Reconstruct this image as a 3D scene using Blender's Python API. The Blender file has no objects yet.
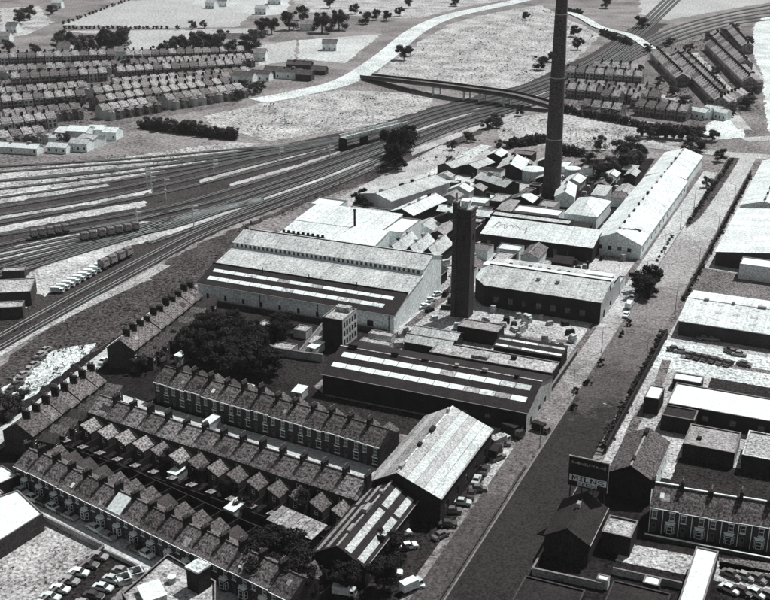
import bpy, bmesh, math, random
from mathutils import Vector, Matrix
random.seed(7)
R = math.radians
scn = bpy.context.scene
col = scn.collection

# ------------------------------------------------------------------ camera, world, sun, exposure
# World axes: +Y runs along the wide main road away from the viewer, +X across it to the right, metres.
F, HC, TH = 1150.0, 130.0, math.atan(450 / 1150.0)      # focal length in photo pixels, height, downward tilt
RA = R(66.4)                                            # heading of the main road in the viewer's frame
def _cam(x, y, z=0.0):
    u = (x - 385) / F; v = (y - 300) / F
    t = (z - HC) / (-math.sin(TH) - v * math.cos(TH))
    return (t * u, t * (math.cos(TH) - v * math.sin(TH)))
_O = _cam(448, 597)
def rotw(px, py):
    dx, dy = px - _O[0], py - _O[1]
    return (dx * math.sin(RA) - dy * math.cos(RA), dx * math.cos(RA) + dy * math.sin(RA))
def W(x, y, z=0.0):                                     # photo pixel -> point on the level z
    a, b = rotw(*_cam(x, y, z)); return Vector((a, b, z))
cx, cy = rotw(0, 0)
cam = bpy.data.cameras.new('camera'); camo = bpy.data.objects.new('camera', cam); col.objects.link(camo)
cam.sensor_fit = 'HORIZONTAL'; cam.sensor_width = 36; cam.lens = 36 * F / 770.0
cam.clip_start = 1; cam.clip_end = 9000
camo.location = (cx, cy, HC)
camo.rotation_euler = (math.pi / 2 - TH, 0, math.pi / 2 - RA)
scn.camera = camo

SUN_AZ, SUN_EL = 22.0, 57.0        # degrees clockwise from +Y, and above the horizon
wd = bpy.data.worlds.new('World'); scn.world = wd; wd.use_nodes = True
nt = wd.node_tree; nt.nodes.clear()
sky = nt.nodes.new('ShaderNodeTexSky'); sky.sky_type = 'NISHITA'; sky.sun_disc = False
sky.sun_elevation = R(SUN_EL); sky.sun_rotation = R(SUN_AZ)
hs = nt.nodes.new('ShaderNodeHueSaturation'); hs.inputs['Saturation'].default_value = 0.10
bg = nt.nodes.new('ShaderNodeBackground'); bg.inputs['Strength'].default_value = 0.05
wo = nt.nodes.new('ShaderNodeOutputWorld')
nt.links.new(sky.outputs[0], hs.inputs['Color']); nt.links.new(hs.outputs[0], bg.inputs[0]); nt.links.new(bg.outputs[0], wo.inputs[0])
sl = bpy.data.lights.new('sun', 'SUN'); sl.energy = 4.6; sl.angle = R(0.5); sl.color = (1.0, 0.995, 0.975)
so = bpy.data.objects.new('sun', sl); col.objects.link(so)
sd = Vector((math.sin(R(SUN_AZ)) * math.cos(R(SUN_EL)), math.cos(R(SUN_AZ)) * math.cos(R(SUN_EL)), math.sin(R(SUN_EL))))
so.rotation_euler = sd.to_track_quat('Z', 'Y').to_euler(); so.location = (0, 200, 300)
scn.view_settings.view_transform = 'Standard'; scn.view_settings.look = 'None'
scn.view_settings.exposure = 0.24; scn.view_settings.gamma = 1.0
scn.view_settings.use_curve_mapping = False
HAZE = 0.000045

# ------------------------------------------------------------------ materials
MATS = {}
def mat(name, c, rough=0.85, var=0.3, fine=0.5, s1=0.12, s2=2.2, spec=0.1, stripe=None, bump=0.0, patch=0.0):
    """Monochrome weathered surface: broad blotches, gritty fine grain, optional sheet joints."""
    if name in MATS: return MATS[name]
    m = bpy.data.materials.new(name); m.use_nodes = True
    n = m.node_tree.nodes; l = m.node_tree.links; b = n['Principled BSDF']
    b.inputs['Roughness'].default_value = rough
    b.inputs['Specular IOR Level'].default_value = spec
    tc = n.new('ShaderNodeTexCoord')
    def noise(sc, det, ro=0.6):
        t = n.new('ShaderNodeTexNoise'); t.inputs['Scale'].default_value = sc; t.inputs['Detail'].default_value = det
        t.inputs['Roughness'].default_value = ro
        l.new(tc.outputs['Object'], t.inputs['Vector']); return t
    def ma(op, a, bb):
        t = n.new('ShaderNodeMath'); t.operation = op
        for i, q in enumerate((a, bb)):
            if isinstance(q, (int, float)): t.inputs[i].default_value = q
            else: l.new(q, t.inputs[i])
        return t.outputs[0]
    a = noise(s1, 6); f = noise(s2, 3, 0.8)
    k = ma('MULTIPLY', ma('SUBTRACT', a.outputs['Fac'], 0.5), var * 4)
    k2 = ma('MULTIPLY', ma('SUBTRACT', f.outputs['Fac'], 0.5), fine * 9)
    k = ma('ADD', ma('ADD', k, k2), 1.0)
    if patch:
        v = n.new('ShaderNodeTexVoronoi'); v.inputs['Scale'].default_value = s1 * 0.55
        l.new(tc.outputs['Object'], v.inputs['Vector'])
        sp = n.new('ShaderNodeSeparateColor'); l.new(v.outputs['Color'], sp.inputs[0])
        k = ma('ADD', k, ma('MULTIPLY', ma('SUBTRACT', sp.outputs[0], 0.5), patch))
    if stripe:
        ax, per, amt = stripe
        sx = n.new('ShaderNodeSeparateXYZ'); l.new(tc.outputs['Object'], sx.inputs[0])
        fr = ma('FRACT', ma('MULTIPLY', sx.outputs[ax], 1.0 / per), 0.0)
        dark = ma('LESS_THAN', fr, 0.16)
        k = ma('SUBTRACT', k, ma('MULTIPLY', dark, amt))
        wn = n.new('ShaderNodeTexWhiteNoise'); wn.noise_dimensions = '1D'
        l.new(ma('FLOOR', ma('MULTIPLY', sx.outputs[ax], 1.0 / per), 0.0), wn.inputs['W'])
        k = ma('ADD', k, ma('MULTIPLY', ma('SUBTRACT', wn.outputs['Value'], 0.5), amt))
    k = ma('MAXIMUM', k, 0.12)
    vm = n.new('ShaderNodeVectorMath'); vm.operation = 'SCALE'; vm.inputs[0].default_value = c
    l.new(k, vm.inputs['Scale']); l.new(vm.outputs[0], b.inputs['Base Color'])
    if bump:
        bp = n.new('ShaderNodeBump'); bp.inputs['Strength'].default_value = bump; bp.inputs['Distance'].default_value = 0.3
        l.new(f.outputs['Fac'], bp.inputs['Height']); l.new(bp.outputs[0], b.inputs['Normal'])
    MATS[name] = m; return m
def gl(v, w=0.0):                     # grey: pale tones a touch cool, dark tones a touch warm
    t = min(1, v / 0.5)
    return (v * (1.10 - 0.165 * t), v * (0.955 + 0.06 * t), v * (0.985 + 0.03 * t))
M = dict(
    ground=mat('rough_ground', gl(.17), var=.55, fine=0.55, s1=.035, s2=0.7, patch=.35, bump=.5),
    field=mat('pasture', gl(0.35), var=.18, fine=0.4, s1=.02, s2=0.55),
    field2=mat('pale_field', gl(0.42), var=.25, fine=.4, s1=.03, s2=0.6),
    rough=mat('rough_grass', gl(0.32), var=.6, fine=.65, s1=.06, s2=0.7, bump=.6),
    scrubland=mat('scrub_bank', gl(0.055), var=.6, fine=0.8, s1=.05, s2=1.0, bump=.5, spec=0.05),
    garden=mat('garden_soil', gl(0.014), var=.6, fine=.6, s1=.1, s2=1.2, bump=.5, spec=0.04),  # near black: the shade between the houses put into the soil colour
    yarddark=mat('dark_yard', gl(0.02), var=.5, fine=0.8, s1=.08, s2=1.5, spec=0.04),
    cinder=mat('cinder_ballast', gl(.036), var=.4, fine=0.8, s1=.06, s2=1.2),
    pale=mat('pale_concrete', gl(.52), var=.35, fine=0.5, s1=.05, s2=1.0),
    concrete=mat('yard_concrete', gl(.34), var=.45, fine=0.55, s1=.07, s2=1.5),
    asphalt=mat('asphalt', gl(0.022), rough=0.8, var=.25, fine=0.9, s1=.05, s2=2.0, spec=0.06),
    road_mid=mat('mid_fade_asphalt', gl(0.1), rough=0.8, var=.3, fine=0.8, s1=.05, s2=1.9, spec=0.08),  # asphalt tones stepped by distance, the fade painted into the colour
    road_far=mat('far_fade_asphalt', gl(0.42), rough=0.75, var=.25, fine=0.45, s1=.05, s2=1.3, spec=0.15),
    road_pale=mat('grey_fade_asphalt', gl(0.22), rough=0.75, var=.3, fine=0.6, s1=.05, s2=1.7, spec=0.12),
    paving_near=mat('near_fade_flags', gl(0.055), rough=0.8, var=.35, fine=0.9, s1=.07, s2=2.0, spec=0.06),  # flags darkened for the near end, vignette painted into the colour
    paving_far=mat('pale_flags', gl(0.33), rough=0.8, var=.35, fine=0.55, s1=.07, s2=1.7, spec=0.1),
    sheet_a=mat('ribbed_sheet', gl(0.38), var=.25, fine=0.34, s1=.12, s2=1.9),
    sheet_b=mat('ribbed_sheet_pale', gl(0.5), var=.25, fine=0.3, s1=.12, s2=1.9),
    sheet_c=mat('ribbed_sheet_shaded', gl(0.27), var=.3, fine=0.5, s1=.12, s2=1.9),
    farslate=mat('hazed_slate', gl(0.27), rough=.6, var=.35, fine=0.7, s1=.25, s2=0.9),  # paler than near slate: the hazy wash of distance put into the colour
    farbrick=mat('hazed_brick', gl(0.17), var=.35, fine=0.7, s1=.3, s2=0.9),  # brick lightened likewise, distance haze in its colour
    street=mat('street_asphalt', gl(0.42), rough=0.8, var=.25, fine=0.35, s1=.08, s2=2.0, spec=0.1),
    paving=mat('pavement_flags', gl(0.13), rough=0.8, var=.35, fine=0.8, s1=.07, s2=1.9, spec=0.08),
    waste=mat('waste_ground', gl(.29), var=.7, fine=.55, s1=.12, s2=1.4, bump=.5),
    terr=mat('terrace_gardens', gl(.12), var=.6, fine=.7, s1=.07, s2=.8, bump=.4),
    strip_=mat('ash_strip', gl(.36), var=.6, fine=.5, s1=.08, s2=1.0),
    verge=mat('worn_verge', gl(0.12), var=.5, fine=0.8, s1=.08, s2=1.8),
    kerb=mat('kerb_stone', gl(0.17), fine=.3),
    paint=mat('white_paint', gl(.68), var=.08, fine=0.2, s2=1.6),
    white=mat('whitewash', gl(.74), var=.2, fine=0.3, s1=.2, s2=1.8),
    brick=mat('dark_brick', gl(.045), var=.35, fine=.5, s1=.3, s2=3.0),
    brick2=mat('sooty_or_shaded_brick', gl(.022), var=.4, fine=.6, s1=.3, s2=3.0),
    stackbrick=mat('stack_brick', gl(.055), var=.3, fine=.75, s1=.25, s2=2.4),
    render=mat('grey_render', gl(.4), var=.4, fine=.4, s1=.15, s2=2.5),
    slate=mat('slate', gl(0.115), rough=0.75, var=.3, fine=0.85, s1=.25, s2=2.0, spec=0.12),
    slate2=mat('slate_mossy', gl(0.075), rough=0.75, var=.35, fine=0.85, s1=.25, s2=2.0, spec=0.12),
    slate3=mat('slate_pale', gl(0.2), rough=0.75, var=.3, fine=0.85, s1=.25, s2=2.0, spec=0.12),
    asb_u=mat('asbestos_sheet_u', gl(.44), var=.3, fine=0.36, s1=.15, s2=1.7, stripe=(0, 2.4, .16)),
    asb_v=mat('asbestos_sheet_v', gl(.44), var=.3, fine=0.36, s1=.15, s2=1.7, stripe=(1, 2.4, .16)),
    pale_u=mat('pale_sheet_u', gl(0.62), var=.2, fine=0.27, s1=.15, s2=1.6, stripe=(0, 2.6, .14)),
    pale_v=mat('pale_sheet_v', gl(0.62), var=.2, fine=0.27, s1=.15, s2=1.6, stripe=(1, 2.6, .14)),
    tar=mat('tarred_roof', gl(.02), rough=.8, var=.4, fine=.5, s1=.2, s2=2.4),
    felt=mat('grey_felt', gl(.26), var=.4, fine=.45, s1=.12, s2=2.0),
    skylight=mat('wired_glass_pale', gl(.74), rough=.5, var=.15, fine=.18, s1=.4),
    glass=mat('dark_glass', gl(.02), rough=.15, var=.1, fine=.1, spec=.5),
    frame=mat('window_paint', gl(.85), var=.1, fine=.15),
    door=mat('door_paint', gl(.12), var=.2, fine=.2),
    metal=mat('painted_metal', gl(.3), rough=.5, var=.2, fine=.2),
    rail=mat('worn_rail', gl(.5), rough=.35, var=.15, fine=.2),
    sleeper=mat('sleeper_wood', gl(.05), var=.3, fine=.4),
    bark=mat('bark', gl(.05), var=.3, fine=.4, s2=4),
    leaf=mat('foliage', gl(.045), rough=.7, var=.5, fine=.3, s1=.4, s2=2),
    leaf2=mat('foliage_dark', gl(.014), rough=.7, var=.5, fine=.3, s1=.4, s2=2),
    leaf3=mat('foliage_pale', gl(.11), rough=.7, var=.5, fine=.3, s1=.4, s2=2),
    tyre=mat('tyre', gl(.02), var=.1, fine=.1),
    board=mat('board_black', gl(.022), var=.3, fine=.5, s2=3),
    ink=mat('black_lettering', gl(.012), var=.1, fine=.1),
    pot=mat('clay_pot', gl(.2), var=.2, fine=.2),
)
for i, v in enumerate((.78, .5, .3, .13, .05, .62)):
    M['car%d' % i] = mat('car_paint_%d' % i, gl(v), rough=.28, var=.05, fine=.05, spec=.6)
def painted_fade(name, stretches, rough, s2, fine):
    """dark-near, pale-far vignette and glare painted into the colour in ragged stretches"""
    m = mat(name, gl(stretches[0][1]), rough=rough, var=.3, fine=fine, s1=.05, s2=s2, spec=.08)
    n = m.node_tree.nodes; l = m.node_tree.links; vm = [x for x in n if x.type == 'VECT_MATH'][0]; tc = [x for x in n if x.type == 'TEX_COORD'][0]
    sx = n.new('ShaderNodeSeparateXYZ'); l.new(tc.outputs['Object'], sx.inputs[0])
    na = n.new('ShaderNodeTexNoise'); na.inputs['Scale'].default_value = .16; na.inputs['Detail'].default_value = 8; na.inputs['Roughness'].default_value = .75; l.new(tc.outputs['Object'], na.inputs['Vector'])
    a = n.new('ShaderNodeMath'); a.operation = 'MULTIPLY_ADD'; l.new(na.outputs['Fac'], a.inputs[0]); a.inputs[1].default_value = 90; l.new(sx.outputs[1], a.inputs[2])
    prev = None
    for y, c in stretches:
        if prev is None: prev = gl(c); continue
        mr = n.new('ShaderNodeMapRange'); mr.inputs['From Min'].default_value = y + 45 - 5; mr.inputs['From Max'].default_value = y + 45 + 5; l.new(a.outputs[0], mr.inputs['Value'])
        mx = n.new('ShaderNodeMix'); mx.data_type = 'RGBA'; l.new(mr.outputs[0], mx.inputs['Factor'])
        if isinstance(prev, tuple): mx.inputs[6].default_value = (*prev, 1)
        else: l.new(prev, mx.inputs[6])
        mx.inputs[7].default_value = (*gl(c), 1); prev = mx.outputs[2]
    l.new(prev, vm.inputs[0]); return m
M['road'] = painted_fade('road_surface', [(0, .022), (88, .06), (115, .10), (145, .16), (180, .25), (230, .36)], .8, 1.7, .5)  # near end darkened and far end paled in the base colour, like vignetting
M['flags'] = painted_fade('pavement_surface', [(0, .06), (40, .11), (75, .17), (105, .27), (150, .40)], .8, 1.8, .5)
def transl(m, f):
    b = m.node_tree.nodes['Principled BSDF']
    b.inputs['Subsurface Weight'].default_value = 0.0
    return m

# ------------------------------------------------------------------ mesh helpers
class MB:
    def __init__(s): s.v = []; s.f = []; s.m = []
    def poly(s, pts, m=0):
        i = len(s.v); s.v += [tuple(p) for p in pts]; s.f.append(tuple(range(i, i + len(pts)))); s.m.append(m)
    def box(s, x0, x1, y0, y1, z0, z1, m=0, bottom=True):
        i = len(s.v)
        s.v += [(x0, y0, z0), (x1, y0, z0), (x1, y1, z0), (x0, y1, z0), (x0, y0, z1), (x1, y0, z1), (x1, y1, z1), (x0, y1, z1)]
        fs = [(0, 1, 5, 4), (1, 2, 6, 5), (2, 3, 7, 6), (3, 0, 4, 7), (4, 5, 6, 7)] + ([(3, 2, 1, 0)] if bottom else [])
        for f in fs: s.f.append(tuple(i + q for q in f)); s.m.append(m)
    def slab(s, pts, t, m=0):                 # thick sheet: pts seen from above anticlockwise
        a, b, c = (Vector(p) for p in pts[:3]); nn = (b - a).cross(c - a).normalized()
        top = [Vector(p) for p in pts]; bot = [p - nn * t for p in top]; k = len(pts)
        s.poly(top, m); s.poly(bot[::-1], m)
        for i in range(k):
            j = (i + 1) % k; s.poly([bot[i], bot[j], top[j], top[i]], m)
    def prism(s, pts, z0, z1, m=0):           # upright prism over an xy outline (anticlockwise)
        k = len(pts)
        s.poly([(p[0], p[1], z1) for p in pts], m); s.poly([(p[0], p[1], z0) for p in pts][::-1], m)
        for i in range(k):
            a, b = pts[i], pts[(i + 1) % k]
            s.poly([(a[0], a[1], z0), (b[0], b[1], z0), (b[0], b[1], z1), (a[0], a[1], z1)], m)
    def cyl(s, x, y, z0, z1, r0, r1, n=12, m=0, cap=True):
        i = len(s.v)
        for z, r in ((z0, r0), (z1, r1)):
            for k in range(n):
                a = 2 * math.pi * k / n; s.v.append((x + r * math.cos(a), y + r * math.sin(a), z))
        for k in range(n):
            j = (k + 1) % n; s.f.append((i + k, i + j, i + n + j, i + n + k)); s.m.append(m)
        if cap:
            s.f.append(tuple(i + n + k for k in range(n))); s.m.append(m)
            s.f.append(tuple(i + n - 1 - k for k in range(n))); s.m.append(m)
    def tube(s, a, b, r0, r1, n=6, m=0):
        a = Vector(a); b = Vector(b); d = (b - a).normalized()
        q = d.to_track_quat('Z', 'Y'); i = len(s.v)
        for p, r in ((a, r0), (b, r1)):
            for k in range(n):
                an = 2 * math.pi * k / n
                s.v.append(tuple(p + q @ Vector((r * math.cos(an), r * math.sin(an), 0))))
        for k in range(n):
            j = (k + 1) % n; s.f.append((i + k, i + j, i + n + j, i + n + k)); s.m.append(m)
        s.f.append(tuple(i + n + k for k in range(n))); s.m.append(m)
        s.f.append(tuple(i + n - 1 - k for k in range(n))); s.m.append(m)
    def wall(s, p0, p1, h, rects=(), dep=.18, z0=0.0, m=0, mr=None):
        """upright wall from p0 to p1 (outside is on the right-hand side walking p0->p1); rects (s0,s1,za,zb) are openings"""
        p0 = Vector((p0[0], p0[1], 0)); p1 = Vector((p1[0], p1[1], 0)); d = (p1 - p0); L = d.length; d.normalize()
        nn = Vector((d.y, -d.x, 0)); mr = m if mr is None else mr
        def pt(a, z, o=0.0): return p0 + d * a + Vector((0, 0, z)) + nn * o
        xs = sorted({0.0, L, *[q for r in rects for q in r[:2]]}); zs = sorted({z0, h, *[q for r in rects for q in r[2:]]})
        for i in range(len(xs) - 1):
            for j in range(len(zs) - 1):
                a, b, c, e = xs[i], xs[i + 1], zs[j], zs[j + 1]; mx, mz = (a + b) / 2, (c + e) / 2
                if any(r[0] < mx < r[1] and r[2] < mz < r[3] for r in rects): continue
                s.poly([pt(a, c), pt(b, c), pt(b, e), pt(a, e)], m)
        for a, b, c, e in rects:
            q = [(a, c), (b, c), (b, e), (a, e)]
            for k in range(4):
                (x0, y0), (x1, y1) = q[k], q[(k + 1) % 4]
                s.poly([pt(x0, y0), pt(x1, y1), pt(x1, y1, -dep), pt(x0, y0, -dep)][::-1], mr)
    def mesh(s, name, mats):
        me = bpy.data.meshes.new(name); me.from_pydata(s.v, [], s.f)
        for q in (mats if isinstance(mats, (list, tuple)) else [mats]): me.materials.append(M[q] if isinstance(q, str) else q)
        me.polygons.foreach_set('material_index', s.m); me.update(); return me
def link(name, me, parent=None, loc=(0, 0, 0), rz=0.0, sc=None):
    o = bpy.data.objects.new(name, me); col.objects.link(o); o.parent = parent; o.location = loc; o.rotation_euler = (0, 0, rz)
    if sc: o.scale = sc
    return o
def part(name, mb, mats, parent, loc=(0, 0, 0), rz=0.0): return link(name, mb.mesh(name, mats), parent, loc, rz)
def tag(o, label, cat, group=None):
    o['label'] = label; o['category'] = cat
    if group: o['group'] = group
    return o
def thing(name, label, cat, loc=(0, 0, 0), rz=0.0, group=None): return tag(link(name, None, None, loc, rz), label, cat, group)
def struct(o, kind='structure'): o['kind'] = kind; return o
def remat(o, m):                           # give a copy its own paint while it keeps sharing the mesh
    o.material_slots[0].link = 'OBJECT'; o.material_slots[0].material = M[m]; return o

# ------------------------------------------------------------------ ground sheets
def smooth(pts, k=6):
    out = []; n = len(pts)
    for i in range(n - 1):
        p0, p1, p2, p3 = pts[max(i - 1, 0)], pts[i], pts[i + 1], pts[min(i + 2, n - 1)]
        for j in range(k):
            t = j / k
            out.append(0.5 * ((2 * p1) + (p2 - p0) * t + (2 * p0 - 5 * p1 + 4 * p2 - p3) * t * t + (3 * p1 - p0 - 3 * p2 + p3) * t ** 3))
    out.append(pts[-1]); return out
def sheet(name, px, m, z, jit=0.0, world=False):
    pts = [Vector((p[0], p[1], 0)) if world else W(*p) for p in px]
    if jit:
        q = []
        for i in range(len(pts)):
            a, b = pts[i], pts[(i + 1) % len(pts)]; k = max(2, int((b - a).length / (jit * 3)))
            for j in range(k):
                p = a.lerp(b, j / k); q.append(p + Vector((random.uniform(-jit, jit), random.uniform(-jit, jit), 0)))
        pts = q
    bm = bmesh.new(); bm.faces.new([bm.verts.new((p.x, p.y, z)) for p in pts])
    bmesh.ops.triangulate(bm, faces=bm.faces[:])
    for f in bm.faces:
        if f.normal.z < 0: f.normal_flip()
    me = bpy.data.meshes.new(name); bm.to_mesh(me); bm.free(); me.materials.append(M[m])
    return struct(link(name, me))
def ribbon(mb, pts, w, z, m=0, off=0.0, thick=0.0):
    n = len(pts); L = []; Rr = []
    for i in range(n):
        d = (pts[min(i + 1, n - 1)] - pts[max(i - 1, 0)]); d.z = 0; d.normalize(); nn = Vector((-d.y, d.x, 0))
        L.append(pts[i] + nn * (off + w / 2)); Rr.append(pts[i] + nn * (off - w / 2))
    for i in range(n - 1):
        q = [Rr[i], Rr[i + 1], L[i + 1], L[i]]
        top = [(p.x, p.y, p.z + z) for p in q]; mb.poly(top, m)
        if thick:
            mb.poly([(Rr[i].x, Rr[i].y, Rr[i].z + z - thick), (Rr[i + 1].x, Rr[i + 1].y, Rr[i + 1].z + z - thick), top[1], top[0]], m)
            mb.poly([(L[i + 1].x, L[i + 1].y, L[i + 1].z + z - thick), (L[i].x, L[i].y, L[i].z + z - thick), top[3], top[2]], m)
def strip(name, px, w, m, z, k=6, world=False):
    mb = MB(); ribbon(mb, smooth([Vector((p[0], p[1], 0)) if world else W(*p) for p in px], k), w, z)
    return struct(part(name, mb, m, None))

gm = MB(); gm.poly([(-1500, -500, 0), (1500, -500, 0), (1500, 2600, 0), (-1500, 2600, 0)])
struct(part('ground', gm, 'ground', None))

# ------------------------------------------------------------------ terrain, roads, railway bed
# far fields
sheet('field', [(62, 25), (122, 1), (200, -2), (252, 14), (236, 27), (168, 28)], 'field', .05, 1.5)
sheet('field', [(58, 31), (168, 30), (258, 28), (252, 36), (226, 40), (158, 56), (128, 56), (126, 36)], 'field', .06, 1.5)
sheet('field', [(192, 4), (196, -4), (290, -6), (288, 13), (262, 16)], 'field2', .07, 2)
sheet('field', [(299, 40), (381, 34), (346, 63), (298, 59)], 'field2', .07, 1.2)
sheet('field', [(256, 46), (296, 40), (295, 60), (258, 66)], 'field', .06, 1.2)
sheet('field', [(0, 8), (40, 6), (52, 22), (30, 34), (0, 40)], 'rough', .05, 2)
sheet('field', [(290, -6), (560, -10), (470, 6), (420, 18), (395, 18), (300, 12)], 'rough', .05, 2)
sheet('rough_grass', [(372, 76), (398, 58), (428, 36), (452, 23), (492, 13), (540, 5), (600, 34), (585, 52), (545, 80), (515, 92), (440, 82)], 'rough', .05, 2)
sheet('field', [(640, -12), (800, -12), (800, -2), (735, 8), (668, 20), (640, 14)], 'field', .05, 2)
sheet('field', [(754, 26), (762, 18), (800, 10), (800, 160), (768, 130), (762, 75), (752, 50)], 'pale', .08, 1)
sheet('rough_grass', [(205, 116), (262, 103), (340, 90), (430, 94), (432, 106), (402, 119), (340, 131), (268, 141), (214, 126)], 'rough', .06, 1.5)
sheet('rough_grass', [(-20, 172), (60, 166), (225, 143), (262, 143), (200, 164), (100, 182), (-20, 200)], 'rough', .05, 1.5)
sheet('rough_grass', [(500, 118), (560, 112), (640, 126), (700, 134), (690, 142), (640, 150), (560, 150), (500, 140)], 'rough', .05, 1.5)
sheet('terrace_land', [(-20, 60), (130, 58), (256, 54), (248, 92), (236, 104), (100, 128), (64, 136), (-20, 146)], 'terr', .055, 1.5)
sheet('terrace_land', [(562, 72), (640, 74), (650, 52), (700, 40), (752, 24), (756, 72), (750, 108), (716, 118), (700, 128), (620, 118), (562, 106)], 'terr', .055, 1.5)
# railway land
sheet('railway_land', [(-30, 205), (110, 184), (200, 163), (275, 146), (365, 128), (440, 105), (525, 84), (590, 54), (640, 22), (668, 24), (610, 62), (545, 100), (470, 122), (402, 152), (330, 186), (262, 214), (200, 240), (130, 278), (60, 318), (-30, 372)], 'cinder', .08, 1.2)
sheet('embankment', [(-30, 385), (60, 322), (130, 282), (200, 244), (262, 217), (330, 188), (402, 155), (470, 126), (520, 112), (470, 140), (425, 163), (375, 180), (315, 200), (250, 226), (240, 245), (196, 285), (190, 304), (164, 306), (92, 366), (60, 392), (-30, 440)], 'scrubland', .06, 1.5)
for q in ([(-20, 198), (60, 187), (105, 183), (110, 186), (50, 196), (-20, 207)],
          [(-20, 219), (100, 198), (150, 190), (152, 193), (100, 203), (-20, 223)],
          [(-20, 231), (90, 210), (145, 201), (147, 206), (60, 222), (-20, 236)],
          [(20, 245), (145, 221), (163, 222), (75, 248), (-20, 268), (-20, 258)],
          [(78, 253), (165, 229), (197, 221), (250, 199), (263, 197), (264, 201), (204, 225), (132, 246), (62, 284), (46, 297), (18, 287), (30, 272)],
          [(262, 197), (335, 172), (386, 153), (387, 156), (336, 176), (264, 201)],
          [(-20, 288), (10, 282), (24, 296), (26, 308), (-20, 326)]):
    sheet('pale_ballast', q, 'strip_', .12, .7)
strip('cinder_path', [(-20, 364), (0, 352), (30, 334), (80, 308), (130, 285), (165, 265)], 4.5, 'concrete', .13)
strip('cinder_path', [(100, 300), (122, 289), (150, 279)], 2.2, 'concrete', .15)
sheet('vehicle_yard', [(2, 390), (30, 366), (60, 349), (97, 344), (82, 358), (48, 384), (28, 400), (6, 402)], 'pale', .12, .8)
# pale access road sweeping up the far hill, bridge road and street beyond
strip('hill_road', [(258, 101), (300, 93), (346, 81), (384, 57), (416, 31), (450, 16), (500, 5), (560, -8)], 15, 'pale', .14)
strip('bridge_approach', [(346, 77), (372, 76), (405, 79)], 9, 'pale', .17)
strip('far_street', [(545, 105), (560, 108), (621, 119), (664, 126), (705, 131)], 9, 'concrete', .12)
strip('far_street', [(558, 84), (600, 87), (650, 94), (692, 103)], 8, 'concrete', .1)
strip('far_street', [(562, 10), (582, 18), (600, 28), (630, 36), (652, 50)], 8, 'pale', .72)
sheet('far_forecourt', [(707, 124), (722, 117), (744, 122), (744, 138), (715, 140), (704, 134)], 'pale', .13, .6)
strip('far_street', [(744, 140), (775, 138)], 9, 'concrete', .12)
strip('far_street', [(715, 96), (735, 118), (745, 130)], 7, 'concrete', .14)
# factory land: pale concrete around the back sheds, darker yard at the front
sheet('factory_yard', [(-134, 150), (-134, 225), (-128, 330), (-95, 330), (-60, 300), (-40, 300), (-30, 205), (-62, 190), (-62, 150)], 'concrete', .09, 0, True)
sheet('factory_yard', [(-62, 112), (-62, 190), (-30, 205), (-7.5, 200), (-7.5, 60), (-28, 60), (-28, 82), (-62, 82)], 'concrete', .10, 0, True)
sheet('factory_lane', [(428, 172), (480, 145), (492, 146), (438, 179), (415, 196), (402, 202)], 'pale', .13, .5)
sheet('factory_lane', [(455, 176), (505, 190), (492, 212), (470, 222), (452, 205)], 'pale', .12, .5)
sheet('factory_yard', [(-128, 68), (-128, 111), (-64, 111), (-64, 68)], 'yarddark', .09, 0, True)
sheet('forecourt', [(-60, 56), (-60, 67), (-8, 67), (-8, -30), (-14, -30), (-30, -4), (-30, 56)], 'yarddark', .095, 0, True)
sheet('forecourt', [(-9.5, 50), (-9.5, 66), (-1.5, 66), (-1.5, 40), (-7, 40)], 'concrete', .11, 0, True)
sheet('rough_plot', [(-58, 225), (-58, 330), (-30, 345), (-25, 240), (-30, 225)], 'garden', .10, 0, True)
# terrace land
sheet('back_gardens', [(80, 360), (165, 308), (200, 312), (400, 445), (380, 480), (330, 560), (300, 620), (-20, 470), (-20, 430)], 'garden', .07, .8)
# main road
def lane(name, x0, x1, y0, y1, m, z): return sheet(name, [(x0, y0), (x1, y0), (x1, y1), (x0, y1)], m, z, 0, True)
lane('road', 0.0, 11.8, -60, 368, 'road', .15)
def kerbed(name, x0, x1, y0, y1, m, kx0, kx1):
    mb = MB(); mb.box(x0, x1, y0, y1, .02, .27); o = struct(part(name, mb, m, None))
    k = MB(); k.box(kx0, kx1, y0, y1, .03, .285)
    part('kerb', k, 'kerb', o); return o
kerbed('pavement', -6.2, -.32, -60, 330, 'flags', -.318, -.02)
kerbed('pavement', 12.12, 14.2, 66, 330, 'verge', 11.83, 12.118)
sheet('verge', [(-8.2, 60), (-6.25, 60), (-6.25, 330), (-8.2, 330)], 'verge', .14, 0, True)
sheet('verge', [(0.1, 250), (1.2, 245), (3.6, 262), (4.4, 290), (5.0, 330), (5, 360), (0.1, 360)], 'scrubland', .20, .3, True)
strip('far_street', [(-60, 372), (-20, 366), (20, 368), (60, 372)], 9, 'concrete', .13, 4, True)
# terrace streets
strip('terrace_street', [(78, 388), (100, 397), (180, 421), (300, 455), (352, 470), (372, 478)], 7.5, 'street', .12)
strip('railway_street', [(-20, 452), (0, 436), (60, 392), (120, 345), (166, 307), (196, 302)], 5.0, 'street', .13)
strip('terrace_street', [(-25, 473), (10, 492), (60, 517), (120, 547), (190, 581), (250, 611), (300, 636)], 6.2, 'street', .13)
sheet('waste_ground', [(-20, 551), (42, 520), (104, 550), (40, 606), (-20, 612)], 'waste', .10, .5)
sheet('car_park', [(40, 610), (106, 549), (144, 569), (96, 612)], 'yarddark', .11, .1)
sheet('car_park', [(721, 573), (800, 578), (800, 640), (719, 640)], 'yarddark', .11, .1)
sheet('hedge_strip', [(719, 558), (800, 566), (800, 576), (719, 570)], 'verge', .12, .1)
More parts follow.
